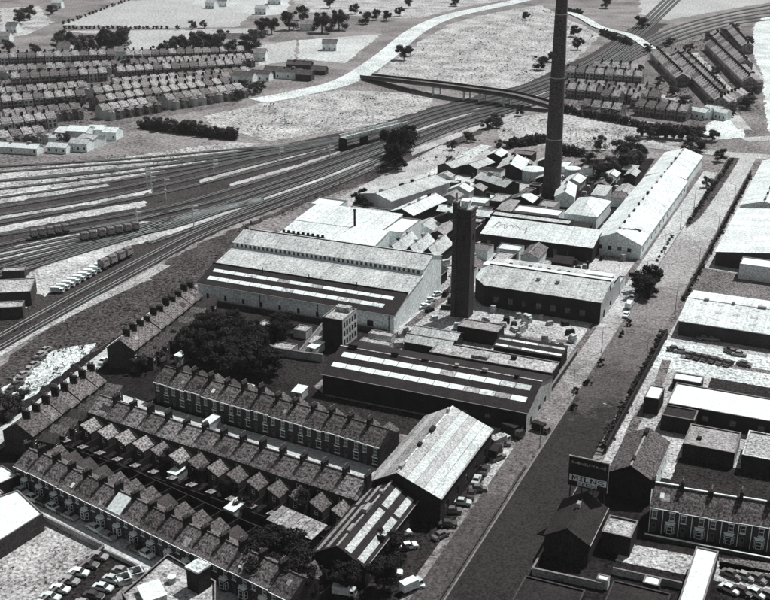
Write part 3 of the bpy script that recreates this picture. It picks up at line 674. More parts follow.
# long dark range with two glazed strips
shed('skylit_range', 'long black shed with two white glazed strips along its roof', -60, -5.8, 68, 90, 5.6, 8.7, 'u', .52, 'brick2', ('tar', 'tar'),
     op={'front': row(9, 54, 1.6, 1.2, 3.2, 3), 'right': [(3, 5, 0.05, 2.8), (10, 12, 1, 2.6), (15, 17, 1, 2.6)]}, cap='concrete',
     sky=[(0, 13, .02, .97, .30, .45), (0, 13, .035, .965, .66, .82)], wallr='render')
# big asymmetrical corrugated roof beside the main road
t = shed('corrugated_warehouse', 'big pale ribbed roof warehouse with uneven pitches beside the dark forecourt', -26.6, -10.2, 22.3, 55, 6.4, 10.2, 'v', .41, 'brick2', ('asb_v', 'felt'),
         op={'front': [(3, 7, .05, 4.2)], 'right': row(5, 32, 2, 1.5, 3.6, 3)}, cap='pale')
ov = .3; U0, U1, V0, V1 = -8.2, 8.2, -16.35, 16.35; UR = U0 + 16.4 * .41
for i in range(5):                       # broad sheet bays on the sunny pitch, each a part
    k = (10.2 - 6.4) / (U1 - UR); x0 = UR + .25 + (U1 + .3 - UR - .25) * i / 5; x1 = UR + .25 + (U1 + .3 - UR - .25) * (i + 1) / 5 - .14
    f = lambda x: 10.2 + .16 - (x - UR) * k
    mb = MB(); mb.slab([(x1, V0 - .35, f(x1)), (x1, V1 + .35, f(x1)), (x0, V1 + .35, f(x0)), (x0, V0 - .35, f(x0))], .1)
    part('roof_panel', mb, ('sheet_a', 'sheet_b', 'sheet_a', 'sheet_b', 'sheet_b')[i], t)
for i in range(4):  # bays on the left pitch, its shade put into greyer sheet colours
    k = (10.2 - 6.4) / (UR - U0); x0 = U0 - .3 + (UR - .25 - U0 + .3) * i / 4; x1 = U0 - .3 + (UR - .25 - U0 + .3) * (i + 1) / 4 - .12
    f = lambda x: 10.2 + .16 - (UR - x) * k
    mb = MB(); mb.slab([(x0, V1 + .35, f(x0)), (x0, V0 - .35, f(x0)), (x1, V0 - .35, f(x1)), (x1, V1 + .35, f(x1))], .1)
    part('roof_panel', mb, ('sheet_c', 'sheet_a', 'sheet_c', 'sheet_c')[i], t)
# tarred shed in front of it with glazed strips
t = shed('tarred_shed', 'tarred black shed with pale glazed strips in front of the ribbed warehouse', -26.4, -15.2, -4, 21.6, 5.0, 8.2, 'v', .5, 'brick2', ('tar', 'tar'),
         op={'front': [(4, 7.5, .05, 3.6)], 'right': row(4, 25, 1.6, 1.4, 3.2, 2)})
rf = [c for c in t.children if c.name.startswith('roof')]
k = (8.2 - 5) / 5.6
for x0, x1 in ((-5.0, -4.1), (-2.9, -2.0)):
    for y0, y1 in ((-12.4, 4.4), (5.4, 12.6)):
        f = lambda x: 8.2 + .16 + x * k
        mb = MB(); mb.slab([(x0, y1, f(x0)), (x0, y0, f(x0)), (x1, y0, f(x1)), (x1, y1, f(x1))], .06); part('skylight', mb, 'felt', rf[0])
for x0, x1 in ((1.3, 2.6), (3.9, 5.2)):
    for y0, y1 in ((-12.4, 3.6), (4.8, 12.2)):
        f = lambda x: 8.2 + .16 - x * k
        mb = MB(); mb.slab([(x1, y0, f(x1)), (x1, y1, f(x1)), (x0, y1, f(x0)), (x0, y0, f(x0))], .06); part('skylight', mb, 'asb_u', rf[1])

# brick tower and great chimney
def tower():
    c = W(461, 318)
    t = thing('brick_tower', 'square dark brick tower with a slimmer stair turret among the factory roofs', 'tower', (c.x, c.y + 2.2, 0))
    x0, x1, y0, y1, H = -1.9, 2.3, -2.1, 2.1, 33.2; o1 = row(1, 4.2, .9, 24, 26) + row(1, 4.2, .9, 14, 16)
    mb = MB(); mb.wall((x0, y0), (x1, y0), H, o1); mb.wall((x1, y0), (x1, y1), H, o1)
    mb.wall((x1, y1), (x0, y1), H); mb.wall((x0, y1), (x0, y0), H); part('shaft', mb, 'brick', t)
    windows(t, (x0, y0), (x1, y0), o1, style='dark'); windows(t, (x1, y0), (x1, y1), o1, style='dark')
    for z in (H - 1.4, H - 2.7):
        c = MB(); c.box(x0 - .12, x1 + .12, y0 - .12, y1 + .12, z, z + .35); part('brick_band', c, 'stackbrick', t)
    c = MB(); c.box(x0 - .18, x1 + .18, y0 - .18, y1 + .18, H, H + .4); part('cornice', c, 'stackbrick', t)
    c = MB(); c.box(x0 + .3, x1 - .3, y0 + .3, y1 - .3, H + .4, H + .6); part('roof', c, 'concrete', t)
    mb = MB(); mb.box(-3.3, x0 - .02, -2.4, .2, 0, 35.4); tu = part('turret', mb, 'stackbrick', t)
    mb = MB(); mb.box(-3.42, x0 + .08, -2.52, .32, 35.4, 35.8); part('turret_cap', mb, 'felt', tu)
    mb = MB(); mb.cyl(-2.6, -1.2, 35.8, 38.2, .4, .35, 8); part('vent_cowl', mb, 'metal', tu)
    mb = MB(); mb.box(-1.2, .9, -1.2, 1.2, H + .6, H + 2.6); part('tank_house', mb, 'pale', t)
    mb = MB(); mb.box(-1.35, 1.05, -1.35, 1.35, H + 2.6, H + 2.85); part('tank_lid', mb, 'paint', t)
tower()
def chimney():
    c = W(551, 197.5)
    t = thing('mill_chimney', 'very tall tapering dark brick factory chimney', 'chimney', (c.x, c.y, 0))
    H = 104.0; n = 20; secs = [(0, 3.7), (6, 3.55), (30, 3.05), (60, 2.5), (90, 1.95), (H - 3, 1.75)]
    mb = MB()
    for (z0, r0), (z1, r1) in zip(secs, secs[1:]): mb.cyl(0, 0, z0, z1, r0, r1, n, cap=False)
    part('shaft', mb, 'stackbrick', t)
    b = MB(); b.cyl(0, 0, H - 3, H - 2, 1.8, 2.15, n, cap=False); b.cyl(0, 0, H - 2, H, 2.15, 2.05, n); part('crown', b, 'brick', t)
    b = MB(); b.cyl(0, 0, 0, 2.5, 4.0, 3.9, 20); part('plinth', b, 'stackbrick', t)
    for z in (24, 48, 72, 92):
        r = 3.66 - (z / H) * 1.93; b = MB(); b.cyl(0, 0, z, z + .3, r + .06, r + .05, n); part('iron_band', b, 'metal', t)
    b = MB()
    for x in (-.2, .2): b.tube((3.75, x, 2.5), (1.95, x, H - 3), .04, .04, 4)
    part('ladder', b, 'metal', t)
chimney()
def slimstack(px, h, r, label):
    c = W(*px); t = thing('vent_stack', label, 'chimney', (c.x, c.y, 0))
    mb = MB(); mb.cyl(0, 0, 0, h, r, r * .8, 10, cap=False); part('shaft', mb, 'tar', t)
    mb = MB(); mb.cyl(0, 0, h, h + .5, r * 1.15, r * 1.1, 10); part('rim', mb, 'tar', t)
slimstack((355, 249), 14, .45, 'thin dark metal flue rising from the white stepped roofs')

# sheds right behind the tower
def saw():
    u0, u1 = -46.5, -6.0
    t = thing('wide_works', 'wide works with pale ribbed roof, white ledge and black front wall', 'factory', (0, 0, 0))
    rc = row(7, u1 - u0 - 6, 1.8, 1.5, 3.8, 3)
    mb = MB(); mb.wall((u0 + 4.5, 142), (u1, 142), 7, rc); mb.wall((u0, 147), (u0 + 4.5, 142), 7); part('front_wall', mb, 'brick2', t); windows(t, (u0 + 4.5, 142), (u1, 142), rc, style='dark')
    mb = MB(); mb.wall((u1, 142), (u1, 167), 7, [(4, 6, .05, 3), (12, 14, 1.2, 3)]); mb.poly([(u1, 142, 7), (u1, 153, 7), (u1, 153, 9.6)]); part('end_wall', mb, 'render', t)
    mb = MB(); mb.wall((u1, 167), (u0, 167), 7); mb.wall((u0, 167), (u0, 147), 7); part('back_wall', mb, 'brick', t)
    mb = MB(); mb.slab([(u0 + 4.4, 141.7, 7.03), (u1 + .25, 141.7, 7.03), (u1 + .25, 153, 9.7), (u0 + 2.5, 153, 9.7), (u0 + 2.5, 143.6, 7.48)], .12); part('roof', mb, 'asb_u', t)
    mb = MB(); mb.poly([(u0 - .2, 147, 7.1), (u0 + 2.5, 143.6, 7.3), (u0 + 2.5, 153, 9.5), (u0 - .2, 153, 8.2)]); part('hip_roof', mb, 'pale_u', t)
    mb = MB(); mb.box(u0 + 2.5, u1 + .2, 153.02, 153.4, 7, 9.95); part('parapet', mb, 'tar', t)
    mb = MB(); mb.box(u0, u1 + .2, 153.42, 157, 7.0, 9.3); part('ledge', mb, 'paint', t)
    mb = MB(); mb.poly([(u0, 157.02, 7.9), (u1, 157.02, 7.9), (u1, 167, 7.3), (u0, 167, 7.3)]); r = part('rear_roof', mb, 'asb_u', t)
    for i in range(7):
        b = MB(); x = u0 + 7 + i * 3.1; b.box(x, x + .9, 158.2 + (i % 2) * .8, 159.4 + (i % 2) * .8, 7.6, 8.9); part('roof_vent', b, ('tar', 'metal')[i % 2], r)
    for i in range(2):
        b = MB(); x = u0 + 19 + i * 6; b.box(x, x + 1.1, 148, 149, 8, 9.4); part('roof_vent', b, 'metal', t)
    b = MB(); b.box(u1 - 9, u1 - .8, 158, 160.5, 7.4, 9.2); part('rooftop_house', b, 'brick', r)
    b = MB(); b.box(u1 - 9.2, u1 - .6, 157.8, 160.7, 9.2, 9.5); part('rooftop_house_lid', b, 'paint', r)
saw()
flat('white_shed', 'low white flat shed against the wide works end', -9, -6.2, 169, 176, 3.2, 'white', 'pale')
t = mono('roof_range', 'long range with pale sheet roof carrying a faint painted scrawl', -61, -21.5, 194, 206, 5.4, 8.2, 'brick2', 'pale_u', op={'front': row(8, 39, 1.6, 1.2, 3.4, 2)})
def scrawl(t):                          # unreadable hand-painted script on the sheeting
    mb = MB(); rnd = random.Random(3); k = 2.8 / 12.35; x = -16.5
    def on(x, y): return Vector((x, y, 5.4 + .135 + (y + 6.25) * k))
    def stroke(a, b, w):
        a, b = on(*a), on(*b); d = (b - a).normalized(); n = Vector((-d.y, d.x, 0)).normalized() * w / 2; up = Vector((0, 0, .012))
        mb.poly([a - n + up - Vector((0, 0, n.y * 0)), b - n + up, b + n + up, a + n + up])
    stroke((-17.2, -1.5), (-16.2, 3.2), .5); stroke((-16.2, 3.2), (-15.4, 2.0), .4)
    y = 0.0
    while x < -5.5:
        nx = x + rnd.uniform(.35, .7); ny = rnd.choice((-1.2, .2, .9, 1.6)) + rnd.uniform(-.4, .4); stroke((x, y), (nx, ny), .24); x, y = nx, ny
    stroke((-5.5, y), (-5.0, -2.6), .5)
    part('painted_scrawl', mb, 'felt', t)
scrawl(t)
flat('narrow_range', 'narrow dark-gutted range behind the scrawled pale roof', -62, -33, 206.4, 212, 8.4, 'brick', 'asb_u', .3, cop='tar')
flat('narrow_range', 'narrow white-topped range before the great chimney', -56, -39, 214, 222, 8.6, 'white', 'paint', .25)
# white warehouse by the road
def whitew():
    u0, u1, v0, v1 = -24.2, -7.2, 204, 292
    t = shed('white_warehouse', 'long white gabled warehouse with four small square windows beside the road', u0, u1, v0, v1, 5.2, 8.8, 'v', .5, 'white', ('pale_v', 'pale_v'),
             op={'front': [(2.2 + i * 3.4, 3.6 + i * 3.4, 2.2, 3.6) for i in range(4)], 'right': row(12, 88, 1.6, 1.6, 3.2, 3)}, cat='warehouse', cap='paint')
    a = MB()
    def on(x, y): return (x, y, 8.8 + .15 - abs(x) * (8.8 - 5.2) / 8.5)
    tail, tip = Vector((.7, -38.6)), Vector((6.0, -31.0)); d = (tip - tail).normalized(); n = Vector((-d.y, d.x))
    for q in ([tail - n * .3, tip - d * 2.4 - n * .3, tip - d * 2.4 + n * .3, tail + n * .3], [tip, tip - d * 2.8 + n * 1.3, tip - d * 2.3 - n * 1.3], [tail - n * .9 - d * .6, tail - n * .2 + d * 1.0, tail + n * .2 + d * 1.0, tail + n * .8 - d * .8]):
        a.poly([on(*p) for p in q])
    part('painted_arrow', a, 'ink', t)
whitew()
shed('white_warehouse', 'smaller pale roofed warehouse standing end-on behind the long white warehouse', -24.5, -8.5, 296, 338, 5, 7.6, 'v', .5, 'white', ('pale_v', 'pale_v'), cat='warehouse')
def pyr(name, label, u0, u1, v0, v1, e, r, wall='white', roof='pale_u'):
    t = thing(name, label, 'building', ((u0 + u1) / 2, (v0 + v1) / 2, 0)); a, b = (u1 - u0) / 2, (v1 - v0) / 2
    for k, (p, q) in sides(-a, a, -b, b).items():
        mb = MB(); mb.wall(p, q, e); part('wall', mb, wall, t)
    c = [(-a - .3, -b - .3, e), (a + .3, -b - .3, e), (a + .3, b + .3, e), (-a - .3, b + .3, e)]; rl = b * .35
    tp = [(0, -rl, r), (0, rl, r)]
    for q in ([c[0], c[1], tp[0]], [c[1], c[2], tp[1], tp[0]], [c[2], c[3], tp[1]], [c[3], c[0], tp[0], tp[1]]):
        mb = MB(); mb.poly(q); part('roof', mb, roof, t)
    return t
pyr('hipped_store', 'white hipped-roof store with dark open front beside the white warehouse', -41, -29, 230, 252, 5.2, 8.2)
b = MB(); 
mono('open_shelter', 'dark open-fronted shelter below the white hipped store', -37, -29.5, 218, 226, 3.6, 3.9, 'brick2', 'tar')
# round tank and small sheds near the chimney base
def tank(px, r, h, label, m='pale_u', dome=True):
    c = W(*px); t = thing('storage_tank', label, 'tank', (c.x, c.y, 0)); mb = MB(); mb.cyl(0, 0, 0, h, r, r, 20, cap=False); part('shell', mb, 'asb_u', t)
    mb = MB(); mb.cyl(0, 0, h, h + .35, r + .1, r + .1, 20, cap=False); mb.cyl(0, 0, h + .35, h + 1.1, r + .1, .3, 20); part('lid', mb, m, t)
tank((533, 180), 5.0, 4.5, 'broad pale round storage tank at the foot of the chimney')
tank((572, 178), 3.4, 4, 'smaller white round storage tank on the sunny side of the chimney', 'paint')
def pxshed(name, label, a, b, c, z, eave, ridge, axis, **kw):
    P_ = [W(*q, z) for q in (a, b, c)]; us = [p.x for p in P_]; vs = [p.y for p in P_]
    return shed(name, label, min(us), max(us), min(vs), max(vs), eave, ridge, axis, **kw)
def rshed(name, label, cpx, w, l, rz, eave, ridge, roof, wall='brick', z=None):
    """gabled shed turned off the factory grid: centre pixel, width across, length along the ridge"""
    c = W(*cpx, ridge * .8); t = shed(name, label, -w / 2, w / 2, -l / 2, l / 2, eave, ridge, 'v', .5, wall, roof)
    t.location = (c.x, c.y, 0); t.rotation_euler.z = R(rz); return t
rshed('striped_shed', 'small shed with striped sheet roof left of the chimney', (513, 162), 11, 17, 8, 4.5, 7, ('asb_v', 'pale_v'), 'brick2')
rshed('striped_shed', 'grey ribbed shed lying crosswise before the striped shed', (497, 179), 8, 18, 62, 4, 6, ('asb_v', 'asb_v'), 'brick2')
rshed('long_white_shed', 'long white shed on the sunny side of the chimney base', (566, 189), 7.5, 17, 12, 4.2, 6.2, ('pale_v', 'pale_v'), 'white')
rshed('grey_roofed_store', 'large pale grey low-pitched store beside the factory back lane', (406, 187), 16, 36, -18, 5, 6.6, ('asb_v', 'asb_v'), 'render')
rshed('white_roofed_store', 'white low-pitched store next to the pale grey store', (419, 204), 10, 24, -10, 4.6, 6.4, ('pale_v', 'pale_v'), 'brick2')
rshed('back_lane_store', 'small white store at the far end of the factory back lane', (455, 162), 8, 15, -14, 4, 5.6, ('pale_v', 'asb_v'), 'brick')
rshed('back_lane_store', 'low grey store between the back lane and the striped shed', (478, 163), 8, 14, -14, 3.6, 5, ('asb_v', 'asb_v'), 'brick2')
shed('loading_shed', 'long white-roofed loading shed running behind the tower to the chimney', -86, -58, 216, 223, 4.6, 6, 'u', .5, 'brick2', ('pale_u', 'pale_u'))
flat('pump_house', 'dark-topped pump house behind the brick tower', -72, -64, 196, 204, 5.5, 'brick2', 'tar')
flat('boiler_house', 'low dark boiler house with pale lid behind the tower', -76, -66, 208, 213, 4.5, 'brick2', 'concrete')
for i in range(3):
    shed('triple_gable', ('white narrow gabled shed of the trio next to the white stepped roofs', 'white narrow gabled shed in the middle of the trio behind the hall', 'white narrow gabled shed of the trio nearest the brick tower')[i],
         -85.5 + i * 6.1, -79.7 + i * 6.1, 165 + i * 1.2, 182 + i * .5, 4.2, 7.2, 'v', .5, 'brick2', ('pale_v', 'asb_v'))
# white stepped roofs behind the hall
mono('white_works', 'white works with stepped roof and a black toothed opening behind the hall', -124, -102, 161, 175, 6.2, 7.6, 'white', 'pale_u', op={'front': []})
mono('white_works', 'white works beside the thin flue behind the hall ridge', -101.8, -88, 161, 175, 6.4, 8.4, 'white', 'paint')
mono('white_works', 'long white upper works behind the toothed opening', -126, -92, 179, 197, 6.6, 7.8, 'white', 'pale_u')
flat('white_works', 'bright flat-roofed white block next to the upper works', -91.6, -84, 178, 195, 7.0, 'white', 'paint')
flat('white_works', 'small white flat block standing nearest the railway bank', -133, -121, 203, 212, 5, 'white', 'paint')
flat('white_works', 'pale low block behind the upper white works', -118, -102, 203, 211, 4, 'render', 'concrete')
def teeth():
    t = thing('toothed_screen', 'black toothed ventilator screen standing on the white stepped roof', 'ventilator', (-113, 160.2, 0))
    mb = MB(); mb.box(-8, 8, -.3, .3, 6.4, 8.3); part('screen', mb, 'tar', t)
    for i in range(9):
        b = MB(); b.box(-8 + i * 1.85, -7.2 + i * 1.85, -.31, .31, 8.3, 9.1); part('tooth', b, 'tar', t)
teeth()
# tall windowed block in the hall yard
def block():
    u0, u1, v0, v1, h = -73.5, -67.2, 95, 104.5, 8.6
    rw = [r for k in range(3) for r in row(5, 9.5, 1.2, .9 + k * 2.6, 2.7 + k * 2.6, .6)]
    t = flat('windowed_block', 'tall narrow block with a grid of windows in the yard before the hall', u0, u1, v0, v1, h, 'render', 'concrete', .3,
             op={'right': rw, 'front': [(2.2, 3.6, .05, 2.4)]}, boxes=[(u0 + 1, u1 - 1, v1 - 3, v1 - 1, 1.4, 'concrete')])
    o = [c for c in t.children if c.name.startswith('wall')][0]; o.data.materials[0] = M['brick2']  # front wall near black: shade of the face turned from the sun, painted
block()
# low buildings between the works and the skylit range
flat('low_store', 'low flat store with wide pale roof behind the skylit range', -41.5, -7.4, 95.5, 103, 3.6, 'brick2', 'concrete', .2, boxes=[(-30, -25.5, 97, 98.6, .8, 'felt'), (-20, -18.6, 100, 101, .9, 'tar')])
mono('low_range', 'low dark range with two pale stripes beside the road pavement', -27, -8, 106.5, 113, 3.6, 4.4, 'brick2', 'tar', sky=[(5, .02, .98, .12, .26), (5, .02, .98, .62, .76)])
flat('low_store', 'dark fronted store with plain grey lid below the wide works', -40.5, -28.5, 114.5, 120.5, 4.2, 'brick2', 'felt', .15)
shed('twin_roof_shed', 'small twin-pitched pale shed with dark open front by the tower foot', -51, -37.5, 100.5, 106, 3.4, 4.6, 'u', .5, 'brick2', ('asb_u', 'tar'))
shed('twin_roof_shed', 'small pale lean shed tucked behind the dark open-fronted shed', -51.5, -38, 107, 112.5, 3.4, 4.4, 'u', .5, 'brick2', ('asb_u', 'tar'))
for i, (a, b, c, d) in enumerate([(-63, -56, 103, 106), (-63, -54, 97, 100)]):
    flat('yard_store', ('flat pale store beside the windowed block', 'long flat pale store in front of the windowed block')[i], a, b, c, d, 2.6, 'render', 'concrete', .12)
# hall yard clutter: walls and heaps
def wallrun(px, h, w, m, label, name='boundary_wall', z=0, world=False, cop='kerb'):
    mb = MB(); pts = [Vector((p[0], p[1], 0)) if world else W(*p) for p in px]
    for a, b in zip(pts, pts[1:]):
        d = (b - a).normalized(); n = Vector((-d.y, d.x, 0)) * w / 2
        mb.prism([tuple(a - n - d * .02)[:2], tuple(b - n + d * .02)[:2], tuple(b + n + d * .02)[:2], tuple(a + n - d * .02)[:2]], 0, h)
    o = tag(part(name, mb, m, None), label, 'wall')
    c = MB()
    for a, b in zip(pts, pts[1:]):
        d = (b - a).normalized(); n = Vector((-d.y, d.x, 0)) * (w / 2 + .06)
        c.prism([tuple(a - n)[:2], tuple(b - n)[:2], tuple(b + n)[:2], tuple(a + n)[:2]], h, h + .12)
    part('coping', c, cop, o); return o
wallrun([(262, 348), (276, 355), (300, 359), (323, 362)], 2.2, .5, 'render', 'curved pale boundary wall round the hall yard')
wallrun([(300, 356), (312, 342), (328, 322)], 1.8, .4, 'render', 'straight pale wall dividing the hall yard')
wallrun([(-127, 110.3), (-60.5, 110.3)], 1.4, .35, 'brick', 'long low wall before the white front of the hall', world=True)
for i, (px, s) in enumerate([((269, 332), (5, 4, 2.6)), ((284, 352), (6, 5, 1.6)), ((303, 336), (4, 4, 2.4)), ((316, 344), (4, 6, 1.4))]):
    c = W(*px); flat('yard_hut', ('small pale hut beside the dark grove in the hall yard', 'low pale hut inside the curved yard wall', 'tiny pale hut against the dividing yard wall', 'low hut between the dividing wall and windowed block')[i],
                     c.x - s[0] / 2, c.x + s[0] / 2, c.y - s[1] / 2, c.y + s[1] / 2, s[2], 'render', 'concrete', .1)
wallrun([(-6.6, 66), (-6.6, 118)], 1.6, .4, 'brick', 'brick wall between the low stores and the road pavement', world=True)
wallrun([(-.9, -40), (-.9, 52)], .75, .3, 'brick2', 'low dark wall at the road edge of the lorry forecourt', world=True, cop='brick')
wallrun([(13.9, 66), (13.9, 141)], 2.0, .3, 'tar', 'dark boarded fence along the works side of the main road', 'boarded_fence', world=True, cop='tar')
wallrun([(13.0, 172), (13.0, 335)], 1.5, .4, 'tar', 'long dark fence at the far works side of the main road', 'boarded_fence', world=True, cop='tar')
wallrun([(29.5, 34.6), (60, 36.2)], .9, .3, 'brick', 'front garden wall with pale coping before the brick row', world=True, cop='paint')

# ------------------------------------------------------------------ right side of the main road
shed('white_works_shed', 'wide white roof with faint rows of rooflights beyond the kerb trees', 16.5, 62, 143, 169, 4.6, 6.4, 'u', .55, 'brick', ('pale_u', 'pale_u'))
t = bpy.data.objects['white_works_shed']
for j in range(3):
    for i in range(8):
        v = -10 + j * 4.4; z = 4.6 + (v + 13) * (6.4 - 4.6) / 14.3 + .1
        mb = MB(); x = -19 + i * 5; k = (6.4 - 4.6) / 14.3; mb.slab([(x, v, z + .06), (x + 2, v, z + .06), (x + 2, v + 1.0, z + .06 + k), (x, v + 1, z + .06 + k)], .05); part('rooflight', mb, 'asb_u', t)
shed('white_works_shed', 'white works roof at the roadside beyond the bare cinder yard', 17, 62, 208, 262, 5, 7.5, 'v', .5, 'brick', ('pale_v', 'pale_v'))
flat('white_works_block', 'narrow white block before the far roadside works roof', 26, 62, 198, 206, 5, 'white', 'paint', .2)
shed('white_works_shed', 'long pale shed running alongside the far end of the main road', 17, 34, 268, 340, 5, 7.2, 'v', .5, 'white', ('pale_v', 'pale_v'))
flat('white_roofed_hall', 'long white flat roofed hall with dark front beside the asphalt yard', 23.5, 62, 88.5, 101, 4.4, 'brick2', 'paint', .2, op={'front': row(6, 38, 1.6, 1, 3, 2)})
flat('dark_annexe', 'dark brick annexe at the roadside end of the white flat hall', 23.3, 31, 82.5, 88.3, 4.0, 'brick2', 'tar', .2)
flat('roadside_kiosk', 'small white roadside block casting a dark shadow on pale ground', 17.6, 21.2, 90, 97.5, 4.2, 'brick2', 'paint', .2)
flat('white_hut', 'small white hut standing alone on the grey works yard', 21.6, 28.8, 106.5, 111, 2.8, 'brick', 'paint', .15)
flat('grey_store', 'grey flat roofed store between the white hall and the back lane', 30.5, 42, 70.5, 81, 3.8, 'brick2', 'felt', .2, boxes=[(33, 34, 74, 75, .6, 'tar')])
bpy.data.objects['grey_store'].children[4].data.materials[0] = M['concrete']
flat('grey_store', 'paler flat roofed store next to the grey store by the back lane', 43.6, 62, 70, 82.5, 4, 'brick2', 'concrete', .25, cop='pale')
# gabled brick house with white side wall
shed('gabled_house', 'brown gabled building with a bright white side wall above the back lane', 18.6, 28, 47.5, 66, 6, 8.6, 'v', .5, 'brick2', ('slate2', 'slate2'), op={'right': row(4, 18, 1, 1.2, 2.6, 1.5) + row(4, 18, 1, 3.6, 5, 1.5), 'front': row(3, 9.4, 1, 1, 2.6, 1) + row(3, 9.4, 1, 3.6, 5, 1)}, wallr='white', style='dark', cat='building')
wallrun([(29, 46.6), (33, 46.6), (34, 45.2)], 3.0, .4, 'white', 'short white wall joining the gabled building to the terrace', world=True)
# hoarding on a dark house
def hoarding():
    shed('corner_house', 'dark gabled house standing under the advertising hoarding', 12.6, 21.4, 20, 34.5, 5, 7.6, 'v', .5, 'brick2', ('brick2', 'brick2'), op={'front': row(3, 8.8, .9, 1, 2.4, .8) + row(3, 8.8, .9, 3.2, 4.5, .8)}, style='dark', cat='house', cap='tar')
    t = thing('advertising_hoarding', 'tall black advertising hoarding lettered MILNS SEEDS above the dark corner house', 'hoarding', (16.9, 35.6, 0), R(-2))
    b = MB(); b.box(-4.1, 4.1, -.12, .12, 7.9, 14.6); bd = part('board', b, 'board', t)
    for x in (-3.6, -1.2, 1.2, 3.6):
        p = MB(); p.box(x - .13, x + .13, .121, .4, 0, 14.4); part('post', p, 'sleeper', t)
    f = MB(); f.box(-4.2, 4.2, -.2, .14, 14.6, 14.8); f.box(-4.2, -4.1, -.2, .14, 7.9, 14.6); f.box(4.1, 4.2, -.2, .14, 7.9, 14.6); part('frame', f, 'felt', t)
    w = MB(); w.box(-3.85, 3.9, -.16, -.121, 9.15, 10.55); part('white_band', w, 'paint', bd)
    w = MB(); w.box(-2.0, 2.0, -.16, -.121, 8.25, 9.13); part('white_band', w, 'paint', bd)
    FONT = {'M': '10001 11011 11011 10101 10101 10001 10001', 'I': '111 010 010 010 010 010 111', 'L': '1000 1000 1000 1000 1000 1000 1111', 'N': '10001 11001 11001 10101 10011 10011 10001',
            'S': '01111 10000 10000 01110 00001 00001 11110', 'E': '1111 1000 1000 1110 1000 1000 1111', 'D': '1110 1001 1001 1001 1001 1001 1110'}
    def text(s, xc, z, h, wpx):             # heavy block capitals painted on the board, one part per letter
        W_ = sum(len(FONT[c].split()[0]) + 1.2 for c in s) - 1.2; x = xc - W_ * wpx / 2; q = h / 7
        for c in s:
            g = FONT[c].split(); mb = MB()
            for j, r_ in enumerate(g):
                i = 0
                while i < len(r_):
                    if r_[i] == '1':
                        k_ = i
                        while k_ < len(r_) and r_[k_] == '1': k_ += 1
                        mb.box(x + i * wpx - .02, x + k_ * wpx + .02, -.175, -.161, z + h - (j + 1) * q, z + h - j * q); i = k_
                    else: i += 1
            part('letter', mb, 'ink', bd); x += (len(g[0]) + 1.2) * wpx
    text('MILNS', .05, 9.3, 1.1, .25); text('SEEDS', 0, 8.38, .64, .145)
    sm = MB(); rnd = random.Random(5); x = -3.5
    while x < 3.4:                       # a line of weathered script along the top, too small to read
        wd_ = rnd.uniform(.18, .5); sm.box(x, x + wd_, -.15, -.122, 13.1 + rnd.uniform(-.1, .1), 13.45 + rnd.uniform(-.05, .3)); x += wd_ + rnd.uniform(.04, .22)
    part('worn_script', sm, 'felt', bd)
hoarding()
wallrun([(12.4, 13), (26, 13.6)], 1.6, .35, 'render', 'pale wall across the yard below the corner house', world=True)
wallrun([(12.3, 13), (12.3, 34)], 1.2, .3, 'brick2', 'dark roadside wall beside the corner house', world=True)
flat('front_yard_shed', 'dark flat shed with a pale front edge by the road', 9.6 + 3, 24, -2, 7.5, 3.2, 'brick2', 'tar', .2, cop='brick')
flat('light_roof_annexe', 'small square light roof beside the hoarding house', 22.4, 28.2, 26.4, 33, 4.2, 'brick2', 'concrete', .3)
flat('white_box_hut', 'tiny white box hut in the dark front yard', 24.6, 26.8, 13.8, 15.6, 2, 'white', 'paint', .05)
flat('white_strip_shed', 'narrow bright white roof running beside the small car park', 40.4, 44.6, 2, 29, 4, 'brick', 'paint', .15)
flat('front_yard_shed', 'dark roofed shed between the white strip roof and front yard', 28, 38.6, 2, 13, 3, 'brick2', 'tar', .2, cop='brick')
flat('front_yard_hut', 'small pale topped hut beside the white strip roof', 33, 36, 15.2, 18, 2.6, 'brick', 'paint', .1)
wallrun([(26.5, 19.4), (39.5, 19.8)], 1.5, .3, 'render', 'pale yard wall running to the white strip roof', world=True)

